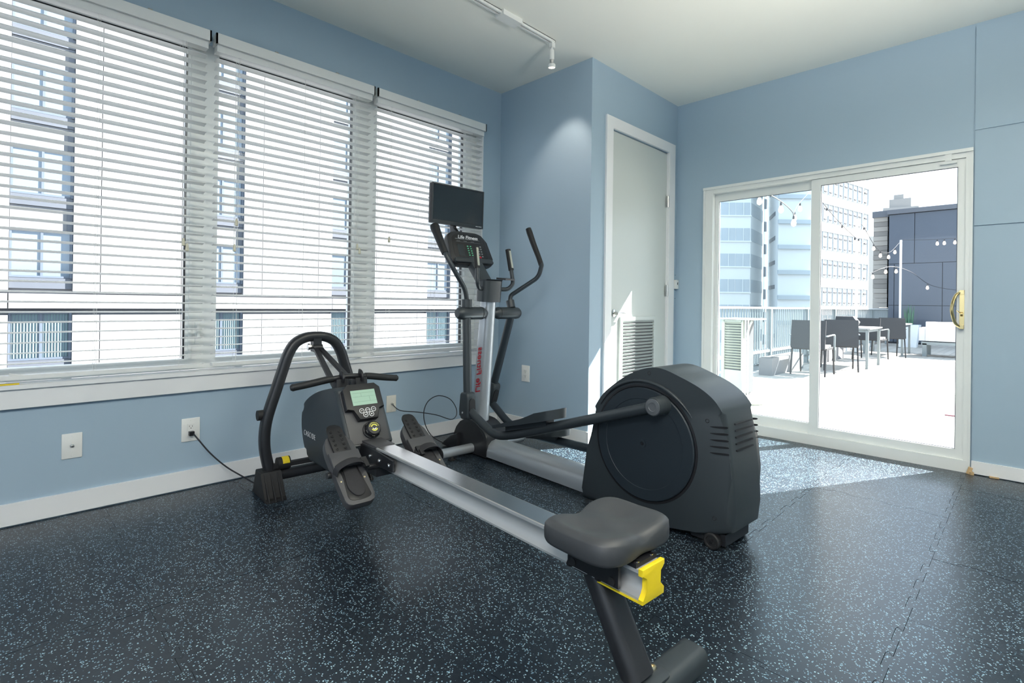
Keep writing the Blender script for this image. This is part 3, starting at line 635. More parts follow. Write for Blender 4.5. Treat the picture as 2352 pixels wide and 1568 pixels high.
# footplates
tu, tz = 0.28, 0.215; tl_ = math.hypot(tu, tz); D = Vector((tu, 0, tz))/tl_; Nn = Vector((-tz, 0, tu))/tl_   # D up towards the toes, Nn out of the plate
def pedal(vc, side):
    base = Q(1.215, vc, 0.240)
    def F(a, b, d): return base + D*b + Vector((0, -a, 0)) + Nn*d       # a lateral, b up the plate, d out
    out = [(-0.050, 0.0), (0.046, 0.0), (0.064, 0.018), (0.066, 0.10), (0.067, 0.27), (0.058, 0.325), (0.035, 0.352), (-0.035, 0.352), (-0.058, 0.325), (-0.067, 0.27), (-0.066, 0.10), (-0.064, 0.018)]
    out = fil2(out, 0.02)
    p = rpart(MB().prism(out, F, -0.030, 0.004, 0.004), 'footplate', 'grey_plastic')
    rpart(MB().prism(spl2([(-0.030, 0.195), (0.028, 0.195), (0.040, 0.150), (0.044, 0.095), (0.048, 0.055), (0.046, 0.025), (0.0, 0.016), (-0.044, 0.026), (-0.046, 0.070), (-0.040, 0.12), (-0.040, 0.16)], 4, True), F, 0.002, 0.0055, 0.001), 'heel_well', 'black_plastic', p)
    rpart(MB().prism(spl2([(-0.026, 0.30), (0.026, 0.30), (0.030, 0.20), (0.030, 0.14), (0.036, 0.08), (0.022, 0.040), (-0.010, 0.034), (-0.030, 0.060), (-0.036, 0.09), (-0.030, 0.14), (-0.032, 0.20)], 4, True), F, 0.005, 0.010, 0.002), 'heel_slider', 'strap_webbing', p)
    rpart(MB().prism(fil2([(-0.040, 0.245), (0.038, 0.245), (0.036, 0.345), (0.034, 0.380), (0.022, 0.402), (-0.024, 0.402), (-0.036, 0.380), (-0.038, 0.345)], 0.012), F, 0.006, 0.014, 0.002), 'toe_slider', 'black_plastic', p)
    hs = MB()
    for i in range(5):
        for a in (-0.020, 0.018): hs.lathe(F(a, 0.268+i*0.024, 0.0135), Nn, [(0.0065, 0), (0.0065, 0.0035), (0.003, 0.0035), (0.003, 0.001), (0, 0.001)], 8)
    rpart(hs, 'adjust_hole', 'black_rubber', p)
    rpart(MB().prism([(-0.066, 0.175), (0.066, 0.175), (0.066, 0.252), (-0.066, 0.252)], F, 0.004, 0.020, 0.004), 'toe_bridge', 'grey_plastic', p)
    sb = MB(); pts = spline([F(-0.066, 0.150, 0.004), F(-0.058, 0.165, 0.030), F(-0.015, 0.172, 0.052), F(0.030, 0.172, 0.050), F(0.062, 0.165, 0.028), F(0.070, 0.155, 0.002)], 5)
    sb.sweep(pts, rrect(0.003, 0.040, 0.001), D); rpart(sb, 'foot_strap', 'strap_webbing', p)
    bc = MB(); a0 = 0.060 if side < 0 else -0.045
    bc.obox(F(a0, 0.165, 0.034), (0, 1, 0), D, Nn, 0.026, 0.050, 0.010, bev=0.003); bc.obox(F(a0, 0.150, 0.044), (0, 1, 0), D, Nn, 0.018, 0.030, 0.008, bev=0.003); rpart(bc, 'strap_buckle', 'black_plastic', p)
    rv = MB()
    for a in (-0.052, 0.050): rv.lathe(F(a, 0.115, 0.004), Nn, [(0.005, 0), (0.004, 0.002), (0, 0.003)], 8)
    rpart(rv, 'rivet', 'screw_gold', p)
def fil2(P, rad):
    P3 = [Vector((a, b, 0)) for a, b in P]; out = []; n_ = len(P3)
    for i in range(n_):
        a, b, c = P3[i-1], P3[i], P3[(i+1) % n_]; rr = min(rad, (a-b).length*0.45, (c-b).length*0.45)
        s0 = b+(a-b).normalized()*rr; s1 = b+(c-b).normalized()*rr
        for k in range(4):
            t_ = k/3; q = (1-t_)**2*s0+2*t_*(1-t_)*b+t_*t_*s1; out.append((q.x, q.y))
    return out
pedal(-0.188, -1); pedal(0.188, 1)
# fan housing: side profile, console face sloping back to the user
hp = [(1.515, 0.385), (1.660, 0.620), (1.700, 0.632), (1.88, 0.590), (2.02, 0.535), (2.085, 0.485), (2.105, 0.41), (2.09, 0.33), (2.04, 0.255), (1.96, 0.215), (1.70, 0.215), (1.56, 0.29)]
hs = MB(); hs.prism(hp[:3] + spl2(hp[2:10], 4)[1:] + hp[10:], lambda a, b, d: Q(a, d, b), -0.118, 0.112, 0.016, seg=3); hous = rpart(hs, 'fan_housing', 'charcoal_plastic')
rpart(MB().sweep([Q(1.535, -0.109, 0.395), Q(1.668, -0.109, 0.612)], rrect(0.006, 0.004, 0.001), (0, 1, 0)), 'edge_trim', 'steel', hous)
rpart(MB().lathe(Q(1.93, -0.030, 0.40), Q(0, -1, 0), [(0.165, 0), (0.178, 0.004), (0.182, 0.05)], 40).lathe(Q(2.0, 0.0, 0.46), Q(0, -1, 0), [(0.10, 0.0), (0.10, 0.06)], 30), 'fan_rim', 'vinyl_white', hous)
# console face frame
Fd = Vector((0.145, 0, 0.235)).normalized(); Fn = Vector((-Fd.z, 0, Fd.x)); fb = Q(1.515, -0.003, 0.385)
def CF(a, b, d): return fb + Vector((0, -a, 0)) + Fd*b + Fn*d
rpart(MB().prism([(-0.098, 0.006), (0.096, 0.006), (0.100, 0.262), (0.070, 0.285), (-0.070, 0.285), (-0.102, 0.262)], CF, -0.004, 0.004, 0.002), 'face_panel', 'grey_plastic', hous)
con = rpart(MB().prism([(-0.096, 0.165), (-0.060, 0.165), (-0.045, 0.112), (0.050, 0.112), (0.062, 0.165), (0.094, 0.165), (0.094, 0.268), (0.070, 0.292), (-0.066, 0.292), (-0.096, 0.268)], CF, 0.002, 0.034, 0.004), 'monitor', 'black_plastic')
rpart(MB().prism([(-0.062, 0.182), (0.062, 0.182), (0.062, 0.258), (-0.062, 0.258)], CF, 0.0335, 0.0350), 'lcd_screen', 'lcd_green', con)
ll = MB()
for b in (0.199, 0.224, 0.243): ll.prism([(-0.058, b), (0.058, b), (0.058, b+0.0008), (-0.058, b+0.0008)], CF, 0.0349, 0.0354)
for a, b0, b1 in ((-0.012, 0.224, 0.243), (0.028, 0.199, 0.224)): ll.prism([(a, b0), (a+0.0008, b0), (a+0.0008, b1), (a, b1)], CF, 0.0349, 0.0354)
rpart(ll, 'lcd_segments', 'lcd_line', con)
for a, b in ((-0.026, 0.153), (0.004, 0.154), (0.034, 0.156), (-0.011, 0.132), (0.019, 0.133)):
    bt = MB(); c_ = CF(a, b, 0.0335); bt.lathe(c_, Fn, [(0.0122, 0), (0.0122, 0.0018), (0.0100, 0.0018), (0.0100, 0.0012)], 18); k_ = rpart(bt, 'button', ['print_white'], con)
    rpart(MB().lathe(c_, Fn, [(0.0100, 0), (0.0100, 0.0014), (0, 0.0018)], 16), 'button_face', 'black_plastic', con)
Xd = Vector((0, -1, 0))
for (a, b), s_ in zip(((-0.026, 0.153), (0.004, 0.154), (0.034, 0.156)), ('SET', 'MODE', 'ON')):
    text('button_lettering', s_, 'print_white', 0.0066, CF(a, b, 0.0355), Xd, Fd, con, 0.0002)
ar = MB(); ar.prism([(-0.0165, 0.134), (-0.0055, 0.134), (-0.011, 0.128)], CF, 0.0352, 0.0358); ar.prism([(0.0135, 0.131), (0.0245, 0.131), (0.019, 0.137)], CF, 0.0352, 0.0358); rpart(ar, 'arrow_mark', 'print_white', con)
# resistance knob
kc = CF(0.012, 0.062, 0.004)
kn = rpart(MB().lathe(kc, Fn, [(0.042, 0), (0.042, 0.008), (0.036, 0.010), (0.036, 0.030), (0.030, 0.038), (0, 0.039)], 28), 'resistance_knob', 'black_plastic')
for k in range(6):
    a_ = k*PI/3+0.3; rpart(MB().obox(kc + Xd*math.cos(a_)*0.036 + Fd*math.sin(a_)*0.036 + Fn*0.018, Xd*math.cos(a_)+Fd*math.sin(a_), Fn, -Xd*math.sin(a_)+Fd*math.cos(a_), 0.006, 0.022, 0.014, bev=0.002), 'finger_rib', 'black_plastic', kn)
def arc(r_, a0, a1, m=14): return [kc + Fn*0.0392 + Xd*r_*math.cos(a0+(a1-a0)*i/m) + Fd*r_*math.sin(a0+(a1-a0)*i/m) for i in range(m+1)]
pm = MB(); pm.sweep(arc(0.0145, 0.35, 2.8), rrect(0.005, 0.0008, 0.0002), Fn); pm.sweep(arc(0.0145, 3.6, 5.9), rrect(0.005, 0.0008, 0.0002), Fn)
for k in range(9):
    a_ = 0.35+k*0.30; pm.obox(kc+Fn*0.0393+Xd*0.0235*math.cos(a_)+Fd*0.0235*math.sin(a_), Xd*math.sin(a_)-Fd*math.cos(a_), Xd*math.cos(a_)+Fd*math.sin(a_), Fn, 0.0030, 0.0045, 0.0006)
rpart(pm, 'dial_print', 'print_yellow', kn)
rpart(MB().sweep(arc(0.008, 3.3, 6.1, 8), rrect(0.004, 0.0008, 0.0002), Fn), 'dial_mark', 'print_white', kn)
# brand lettering on the left side of the housing
text('lettering', 'CASC/DE', 'print_white', 0.040, Q(1.985, -0.1190, 0.350), Vector((-1, 0, 0)), Vector((0, 0, 1)), hous, 0.0006, bold=-0.0008, sx=0.8, space=1.3)
# arched front frame in a cross plane
UA = 2.235
half = [(0.0, 0.848), (0.060, 0.842), (0.115, 0.812), (0.150, 0.755), (0.172, 0.690), (0.212, 0.56), (0.252, 0.43), (0.267, 0.34), (0.266, 0.25), (0.250, 0.165)]
left = [Q(UA, -a, b) for a, b in half]; right = [Q(UA, a, b) for a, b in half]
bottom = fillet([Q(UA, 0.250, 0.165), Q(UA, 0.232, 0.096), Q(UA, -0.232, 0.096), Q(UA, -0.250, 0.165)], 0.07, 5)
loop = spline([*right[1:-1]], 4)
path = spline(left[::-1][:-1] + right, 4) + bottom[1:-1]
fm = MB(); fm.sweep(path, rrect(0.055, 0.066, 0.022, 3), (1, 0.0, 0.0), closed=True); frame = rpart(fm, 'arch_frame', 'black_frame')
for s_ in (-1, 1):
    fo = rpart(MB().prism([(2.085, 0.0), (2.335, 0.0), (2.335, 0.012), (2.31, 0.016), (2.278, 0.135), (2.180, 0.135), (2.112, 0.016), (2.085, 0.012)], lambda a, b, d: Q(a, d, b), s_*0.195, s_*0.300, 0.006), 'front_foot', 'black_rubber')
    for dv in (0.215, 0.248, 0.280):
        rpart(MB().prism([(2.075, 0.004), (2.115, 0.004), (2.185, 0.128), (2.175, 0.128)], lambda a, b, d: Q(a, d, b), s_*dv, s_*(dv+0.006), 0.001), 'foot_rib', 'black_rubber', fo)
rpart(MB().cyl(Q(UA+0.015, -0.27, 0.43), Q(UA+0.015, -0.302, 0.43), 0.028, 16), 'side_cap', 'black_rubber', frame)
rpart(MB().cyl(Q(UA-0.01, -0.205, 0.158), Q(UA-0.01, -0.140, 0.158), 0.034, 24), 'transport_wheel', 'black_rubber')
rpart(MB().obox(Q(UA-0.02, -0.06, 0.152), (1, 0, 0), (0, 1, 0), (0, 0, 1), 0.03, 0.34, 0.024, bev=0.004), 'cross_strap', 'black_rubber')
lb = MB(); lb.sweep([Q(UA-0.01-0.0348*math.sin(t_), -0.165, 0.158+0.0348*math.cos(t_)) for t_ in [-0.1+i*0.19 for i in range(9)]], rrect(0.036, 0.0012, 0.0003), (0.9, 0, 0.4)); rpart(lb, 'warning_label', 'yellow')
# struts from arch top to the housing
rpart(MB().obox(Q(UA-0.012, 0, 0.800), (1, 0, 0), (0, 1, 0), (0, 0, 1), 0.05, 0.046, 0.075, bev=0.006).cyl(Q(UA-0.03, -0.026, 0.785), Q(UA-0.03, 0.026, 0.785), 0.020, 14), 'strut_hub', 'black_frame', frame)
rpart(MB().cyl(Q(UA-0.02, -0.022, 0.790), Q(UA-0.02, -0.040, 0.790), 0.013, 6).cyl(Q(UA-0.02, -0.040, 0.790), Q(UA-0.02, -0.052, 0.790), 0.019, 8), 'hub_nut', 'steel', frame)
for s_ in (-1, 1):
    rpart(MB().sweep([Q(UA-0.03, s_*0.012, 0.785), Q(1.83, s_*0.052, 0.620)], rrect(0.028, 0.018, 0.003), (0, 0, 1)), 'strut', 'black_frame')
# handle on its two rests
for v in (-0.048, 0.052):
    rs = MB(); rs.prism([(1.735, 0.600), (1.805, 0.590), (1.800, 0.655), (1.745, 0.665)], lambda a, b, d: Q(a, d, b), v-0.032, v+0.032, 0.006)
    rs.sweep(spline([Q(1.745, v, 0.650), Q(1.742, v, 0.668), Q(1.752, v, 0.685), Q(1.772, v, 0.691)], 4), rrect(0.030, 0.012, 0.004), (0, 1, 0)); rpart(rs, 'handle_rest', 'black_plastic')
hb = MB(); hb.tube([Q(1.775, -0.10, 0.664), Q(1.775, 0.0, 0.672), Q(1.775, 0.10, 0.664)], 0.0135, 12, 4); hand = rpart(hb, 'pull_handle', 'black_frame')
for s_ in (-1, 1):
    g = MB(); g.tube([Q(1.775, s_*0.085, 0.666), Q(1.777, s_*0.12, 0.662), Q(1.785, s_*0.20, 0.648), Q(1.792, s_*0.275, 0.637)], 0.0175, 14, 4, scales=[0.95, 1.0, 1.0, 0.95]); g.lathe(Q(1.792, s_*0.275, 0.637), Q(0.05, s_, -0.13), [(0.0166, 0), (0.012, 0.008), (0, 0.011)], 14); rpart(g, 'grip', 'grip_rubber', hand)

# ------------------------------------------------------------------ elliptical trainer (same axes: local x = forward, y = left)
ell = empty('elliptical_trainer', (2.337, 0.959, 0), RZ, 'charcoal and silver elliptical trainer with a big round drive disc and a small television', 'elliptical trainer')
def epart(mb, name, m, parent=None, ang=35): return mb.build(name, m, parent or ell, ang)
mat('cap_grey', (0.13, 0.14, 0.15), 0.35, 0.2, noise=0.03)
# rear drive housing
hp = [(0.740, 0.012), (0.728, 0.070), (0.697, 0.283), (0.654, 0.505), (0.603, 0.580), (0.540, 0.637), (0.442, 0.705), (0.344, 0.747), (0.255, 0.756), (0.154, 0.727), (0.060, 0.690), (-0.008, 0.645), (-0.050, 0.590), (-0.072, 0.470), (-0.088, 0.326), (-0.098, 0.183), (-0.088, 0.095), (-0.02, 0.066), (0.072, 0.052), (0.20, 0.030), (0.32, 0.012)]
pf = hp[:3] + spl2(hp[3:13], 4) + hp[13:]
hm = MB(); hm.prism(pf, lambda a, b, d: Q(a, d, b), -0.142, 0.142, 0.030, seg=4); dh = epart(hm, 'drive_housing', 'charcoal_plastic', None, 40)
# raised arch band over the disc on each side
dc = (0.345, 0.388)
for s_ in (-1, 1):
    arcp = [(dc[0]+0.300*math.cos(t_), dc[1]+0.300*math.sin(t_)) for t_ in [0.52+i*0.108 for i in range(20)]]
    epart(MB().sweep([Q(a, s_*0.141, b) for a, b in arcp], rrect(0.014, 0.036, 0.006), (0, 1, 0), scales=[min(1, 0.25+0.75*min(i, 19-i)/4) for i in range(20)]), 'arch_band', 'charcoal_plastic', dh)
    epart(MB().lathe(Q(dc[0], s_*0.138, dc[1]), Q(0, s_, 0), [(0.281, 0), (0.281, 0.0065), (0.272, 0.0075), (0.268, 0.004)], 72), 'disc_gap', 'gasket_black', dh)
    dk = epart(MB().lathe(Q(dc[0], s_*0.140, dc[1]), Q(0, s_, 0), [(0.268, 0), (0.268, 0.010), (0.264, 0.014), (0.215, 0.0145), (0.213, 0.013), (0.20, 0.013), (0.050, 0.014), (0.021, 0.014), (0.021, 0.0165), (0.009, 0.0165), (0.007, 0.012), (0, 0.012)], 80), 'drive_disc', 'charcoal_dark')
    epart(MB().lathe(Q(dc[0], s_*0.152, dc[1]), Q(0, s_, 0), [(0.007, 0), (0.007, 0.0035), (0, 0.004)], 10), 'centre_bolt', 'black_plastic', dk)
    sl = MB()
    for i in range(5):
        z = 0.530-i*0.028; sl.prism(spl2([(-0.066-i*0.0015, z+0.012), (-0.02, z+0.006), (0.010, z), (-0.02, z-0.002), (-0.066-i*0.0015, z+0.004)], 3, True), lambda a, b, d: Q(a, d, b), s_*0.1405, s_*0.1430)
    epart(sl, 'vent_slot', 'gasket_black', dh)
    for a, b, ll_ in ((0.022, 0.552, 0.008), (-0.016, 0.142, 0.008), (0.318, 0.727, 0.008)):
        epart(MB().lathe(Q(a, s_*0.1405, b), Q(0, s_, 0), [(0.010, 0), (0.0095, 0.002), (0.0075, 0.0025), (0.0065, 0.0012), (0, 0.001)], 14), 'screw_recess', 'gasket_black', dh)
bs = MB()
for i in range(5):
    z = 0.535-i*0.028; bs.obox(Q(-0.0705-i*0.0022, 0.0, z+0.010), (1, 0, 0.1), (0, 1, 0), (0, 0, 1), 0.006, 0.16, 0.006)
epart(bs, 'rear_vent', 'gasket_black', dh)
epart(MB().obox(Q(0.03, 0, 0.045), (1, 0, 0), (0, 1, 0), (0, 0, 1), 0.16, 0.22, 0.05, bev=0.01), 'wheel_bracket', 'black_frame')
for s_ in (-1, 1):
    w_ = epart(MB().lathe(Q(0.000, s_*0.112, 0.036), Q(0, s_, 0), [(0.030, 0), (0.036, 0.004), (0.036, 0.026), (0.031, 0.030), (0.024, 0.030), (0.022, 0.026), (0, 0.026)], 24), 'transport_wheel', 'black_rubber')
    epart(MB().lathe(Q(0.000, s_*0.138, 0.036), Q(0, s_, 0), [(0.010, 0), (0.010, 0.003), (0, 0.004)], 10), 'wheel_bolt', 'black_plastic', w_)
# centre beam, front hub, stabiliser
bp_ = [(-0.088, 0.022), (0.088, 0.022), (0.090, 0.060), (0.078, 0.100), (0.050, 0.124), (0, 0.133), (-0.050, 0.124), (-0.078, 0.100), (-0.090, 0.060)]
epart(MB().prism(bp_, lambda a, b, d: Q(d, a-0.005, b), 0.66, 1.66, 0), 'centre_beam', 'silver_paint')
hubp = spl2([(1.61, 0.012), (1.600, 0.10), (1.615, 0.165), (1.68, 0.205), (1.75, 0.235), (1.85, 0.235), (1.93, 0.19), (1.98, 0.11), (2.00, 0.05), (2.06, 0.012)], 3)
epart(MB().prism(hubp, lambda a, b, d: Q(a, d, b), -0.098, 0.092, 0.025, seg=3).prism([(1.90, 0.01), (2.10, 0.01), (2.06, 0.04), (1.98, 0.10), (1.90, 0.13)], lambda a, b, d: Q(a, d, b), -0.13, 0.12, 0.010), 'front_hub', 'black_frame')
for s_, v0, v1 in ((-1, -0.350, -0.08), (1, 0.08, 0.375)):
    stb = epart(MB().sweep([Q(1.765, v0, 0.050), Q(1.765, v1, 0.050)], rrect(0.060, 0.062, 0.026), (0, 0, 1)), 'stabiliser', 'silver_paint')
    ve = v0 if s_ < 0 else v1
    epart(MB().prism(rrect(0.057, 0.059, 0.025), lambda a, b, d: Q(1.765+a, d, 0.050+b), ve-0.001, ve+s_*0.003, 0), 'end_plug', 'black_plastic', stb)
    epart(MB().lathe(Q(1.755, s_*0.27, 0), (0, 0, 1), [(0.026, 0), (0.028, 0.006), (0.012, 0.010), (0.012, 0.024)], 14), 'levelling_foot', 'black_rubber', stb)
# mast
m0, m1 = Q(1.80, -0.005, 0.15), Q(1.715, -0.005, 1.10)
mast = epart(MB().sweep([m0, m1], rrect(0.092, 0.120, 0.040, 5), (1, 0, 0.09), scales=[1.08, 0.92]), 'mast', 'silver_paint')
md = (m1-m0).normalized()
# brand lettering up the left flank of the mast
text('lettering', 'Life Fitness', 'print_red', 0.072, Q(1.752, -0.0545, 0.58), md, Vector((-1, 0, -0.09)), mast, 0.0006, shear=0.35, bold=0.0008).location = (0, 0, 0)
cl_ = epart(MB().sweep([Q(1.716, -0.005, 1.062), Q(1.706, -0.005, 1.208)], rrect(0.170, 0.125, 0.045, 5), (1, 0, 0.07), scales=[0.96, 1.0]), 'collar', 'charcoal_plastic')
epart(MB().prism([(1.66, 1.205), (1.75, 1.205), (1.76, 1.215), (1.65, 1.215)], lambda a, b, d: Q(a, d, b), -0.075, 0.07, 0.003), 'collar_cap', 'charcoal_plastic', cl_)
epart(MB().obox(Q(1.665, 0.105, 1.222), (1, 0, 0.1), (0, 1, 0), (-0.1, 0, 1), 0.10, 0.085, 0.012, bev=0.004), 'device_rest', 'grey_plastic', cl_)
# pivots and swing arms
for s_ in (-1, 1):
    pu = 1.700 if s_ < 0 else 1.715
    pv = MB(); ve = s_*0.275
    pv.lathe(Q(pu, s_*0.055, 0.982), Q(0, s_, 0), [(0.012, -0.03), (0.034, 0.0), (0.042, 0.02), (0.043, 0.19), (0.040, 0.212), (0.028, 0.228), (0, 0.233)], 24)
    if s_ < 0: pv.cyl(Q(1.70, -0.205, 1.02), Q(1.70, -0.205, 1.075), 0.034, 18)
    else: pv.cyl(Q(1.718, 0.21, 1.02), Q(1.735, 0.21, 1.072), 0.030, 18)
    piv = epart(pv, 'pivot', 'charcoal_plastic')
    epart(MB().lathe(Q(pu, s_*0.055, 0.982), Q(0, s_, 0), [(0.0435, 0.03), (0.0435, 0.034), (0.042, 0.034)], 24), 'pivot_seam', 'gasket_black', piv)
    bot_ = Q(1.675, -0.205, 0.425) if s_ < 0 else Q(1.905, 0.205, 0.43)
    epart(MB().tube([Q(pu, s_*0.205, 0.965), bot_], 0.0285, 18), 'swing_arm', 'charcoal_plastic' if s_ < 0 else 'charcoal_dark')
    # knuckle: hollow socket around the bent foot bar
    c0 = bot_; dn = (bot_ - Q(pu, s_*0.205, 0.965)).normalized(); fx = Vector((0, 1, 0)).cross(dn).normalized()
    kb = MB(); prof_ = fil2([(-0.046, -0.035), (0.042, -0.035), (0.050, 0.10), (0.044, 0.145), (-0.046, 0.145)], 0.03)
    kb.prism([(a, b) for a, b in prof_], lambda a, b, d: c0 + dn*b + fx*a*(-1) + Vector((0, -d, 0)), -0.036, 0.036, 0.012, seg=3); kn_ = epart(kb, 'knuckle', 'charcoal_plastic')
    rear = -fx if (-fx).x < 0 else fx
    epart(MB().prism(spl2([(-0.020, 0.12), (0.020, 0.12), (0.024, 0.05), (0.018, 0.015), (0, 0.005), (-0.018, 0.015), (-0.024, 0.05)], 3, True), lambda a, b, d: c0 + dn*b + rear*d + Vector((0, -a, 0)), 0.036, 0.0515), 'socket_opening', 'gasket_black', kn_)
    epart(MB().lathe(c0 + dn*0.10 + Q(0.012, s_*0.036, 0), Q(0, s_, 0), [(0.008, 0), (0.007, 0.002), (0, 0.003)], 10), 'pivot_screw', 'steel', kn_)
# foot bars
lb_ = fillet([Q(1.655, -0.205, 0.350), Q(1.60, -0.205, 0.315), Q(1.385, -0.205, 0.225), Q(1.22, -0.205, 0.262), Q(0.235, -0.205, 0.590)], 0.16, 8)
fbL = epart(MB().tube(lb_, 0.0265, 16), 'foot_bar', 'charcoal_plastic')
epart(MB().lathe(Q(0.235, -0.235, 0.590), Q(0, 1, 0), [(0.041, -0.002), (0.043, 0.006), (0.043, 0.080)], 24).lathe(Q(0.235, -0.156, 0.590), Q(0, -1, 0), [(0.046, 0), (0.043, 0.03)], 24), 'crank_joint', 'charcoal_plastic', fbL)
epart(MB().lathe(Q(0.235, -0.233, 0.590), Q(0, -1, 0), [(0.040, 0), (0.037, 0.006), (0.020, 0.008), (0.018, 0.006), (0, 0.006)], 28), 'joint_cap', 'cap_grey', fbL)
rb_ = fillet([Q(1.945, 0.205, 0.340), Q(1.93, 0.205, 0.31), Q(1.70, 0.205, 0.165), Q(1.45, 0.205, 0.150), Q(0.96, 0.205, 0.165), Q(0.455, 0.205, 0.185)], 0.16, 8)
fbR = epart(MB().tube(rb_, 0.0265, 16), 'foot_bar', 'charcoal_dark')
epart(MB().lathe(Q(0.455, 0.235, 0.185), Q(0, -1, 0), [(0.041, -0.002), (0.043, 0.006), (0.043, 0.080)], 24), 'crank_joint', 'charcoal_plastic', fbR)
# foot pedals: open tray, high wall at the heel
def tray(u0, u1, vc, za, zb):
    """u0 rear (heel wall, za) to u1 front (low, zb)"""
    L_ = u1-u0; ol = spl2([(0.012, -0.058), (-0.012, -0.03), (-0.018, 0.0), (-0.012, 0.03), (0.012, 0.058), (0.06, 0.078), (0.22, 0.080), (0.36, 0.072), (0.385, 0.060), (0.385, -0.060), (0.36, -0.072), (0.22, -0.080), (0.06, -0.078)], 4, True)
    def zt(t): return za + (zb-za)*t/0.385
    def wall(t): return 0.052 if t < 0.10 else (0.052-0.018*(t-0.10)/0.06 if t < 0.16 else 0.034 - 0.016*(t-0.16)/0.225)
    mb = MB(); bm = mb.bm; n_ = len(ol); K = L_/0.385
    low = [bm.verts.new(Q(u0+a*K, vc+b, zt(a))) for a, b in ol]; hi = [bm.verts.new(Q(u0+a*K, vc+b*1.04, zt(a)+wall(a))) for a, b in ol]
    hi2 = [bm.verts.new(Q(u0+a*K+(0.005 if a < 0.05 else -0.003), vc+b*0.96, zt(a)+wall(a))) for a, b in ol]; lo2 = [bm.verts.new(Q(u0+a*K+(0.006 if a < 0.05 else -0.004), vc+b*0.93, zt(a)+0.010)) for a, b in ol]
    for A, B in ((low, hi), (hi, hi2), (hi2, lo2)):
        for i in range(n_): bm.faces.new((A[i], A[(i+1) % n_], B[(i+1) % n_], B[i]))
    bm.faces.new(low[::-1]); bm.faces.new(lo2)
    t_ = epart(mb, 'foot_pedal', 'charcoal_plastic', None, 50)
    rb = MB()
    for k in range(7):
        a = 0.07+k*0.04; rb.obox(Q(u0+a*K, vc, zt(a)+0.0115), (0, 1, 0), (1, 0, 0), (0, 0, 1), 0.11, 0.008, 0.003)
    epart(rb, 'tread', 'black_rubber', t_)
    epart(MB().obox(Q(u0+0.5*L_, vc, zt(0.19)-0.016), (1, 0, -(za-zb)/L_), (0, 1, 0), (0, 0, 1), L_*0.72, 0.062, 0.030, bev=0.008), 'pedal_mount', 'charcoal_plastic', t_)
tray(0.84, 1.335, -0.200, 0.428, 0.290); tray(1.17, 1.56, 0.200, 0.205, 0.150)
# moving handles
hL = spline([Q(1.70, -0.205, 1.070), Q(1.690, -0.235, 1.15), Q(1.668, -0.320, 1.245), Q(1.690, -0.372, 1.345), Q(1.715, -0.378, 1.385)], 6)
hl = epart(MB().tube(hL, 0.0160, 14), 'arm_handle', 'charcoal_plastic')
epart(MB().tube([Q(1.708, -0.377, 1.370), Q(1.74, -0.380, 1.42), Q(1.80, -0.381, 1.51), Q(1.835, -0.382, 1.565)], 0.025, 14, 3, scales=[0.9, 1.0, 1.15, 1.35]), 'grip', 'grip_rubber', hl)
hR = fillet([Q(1.737, 0.212, 1.070), Q(1.745, 0.225, 1.110), Q(1.605, 0.370, 1.245), Q(1.585, 0.382, 1.335), Q(1.60, 0.384, 1.35)], 0.05, 6)
hr = epart(MB().tube(hR, 0.0160, 14), 'arm_handle', 'charcoal_dark')
epart(MB().tube([Q(1.592, 0.383, 1.335), Q(1.625, 0.384, 1.40), Q(1.68, 0.384, 1.50), Q(1.735, 0.384, 1.612)], 0.019, 14, 3, scales=[1.0, 1.0, 1.1, 1.25]), 'grip', 'black_rubber', hr)
# fixed pulse grips
for s_ in (-1, 1):
    tb = fillet([Q(1.705, s_*0.06, 1.150), Q(1.665, s_*0.13, 1.150), Q(1.645, s_*0.160, 1.19), Q(1.660, s_*0.150, 1.30)], 0.05, 6)
    pg = epart(MB().tube(tb, 0.0145, 12), 'pulse_handle', 'charcoal_plastic')
    g0, g1 = Q(1.658, s_*0.151, 1.285), Q(1.690, s_*0.145, 1.435)
    epart(MB().sweep([g0, g1], rrect(0.034, 0.036, 0.014), (0, 1, 0)), 'pulse_grip', 'black_rubber', pg)
    gm = (g0+g1)/2; gd = (g1-g0).normalized(); nb = Vector((-gd.z, 0, gd.x))
    epart(MB().obox(gm+nb*0.0175, (0, 1, 0), gd, nb, 0.016, 0.125, 0.004, bev=0.001), 'pulse_sensor', 'sensor_steel', pg)
# console
epart(MB().prism([(1.725, 1.200), (1.775, 1.170), (1.960, 1.380), (1.900, 1.400)], lambda a, b, d: Q(a, d, b), -0.060, 0.045, 0.010), 'console_neck', 'charcoal_plastic')
c0 = Q(1.868, -0.022, 1.325); cd = Vector((0.105, 0, 0.235)).normalized(); cn = Vector((-cd.z, 0, cd.x))
def CE(a, b, d): return c0 + Vector((0, -a, 0)) + cd*b + cn*d
ol = fil2([(-0.165, -0.005), (0.165, -0.005), (0.190, 0.03), (0.168, 0.225), (0.10, 0.262), (-0.10, 0.262), (-0.172, 0.240), (-0.192, 0.03)], 0.035)
con2 = epart(MB().prism(ol, CE, -0.045, 0.006, 0.010, seg=3), 'console', 'black_frame')
epart(MB().prism(fil2([(-0.150, 0.050), (0.150, 0.050), (0.140, 0.215), (0.09, 0.245), (-0.09, 0.245), (-0.145, 0.215)], 0.02), CE, 0.004, 0.0075, 0.001), 'console_face', 'black_plastic', con2)
epart(MB().prism(fil2([(-0.175, 0.004), (0.175, 0.004), (0.165, 0.042), (-0.165, 0.042)], 0.018), CE, 0.004, 0.026, 0.006), 'reading_shelf', 'charcoal_plastic', con2)
text('lettering', 'Life Fitness', 'print_white', 0.040, CE(0.0, 0.216, 0.0080), Xd, cd, con2, 0.0003, shear=0.35, bold=0.0006)
gl_ = MB(); 
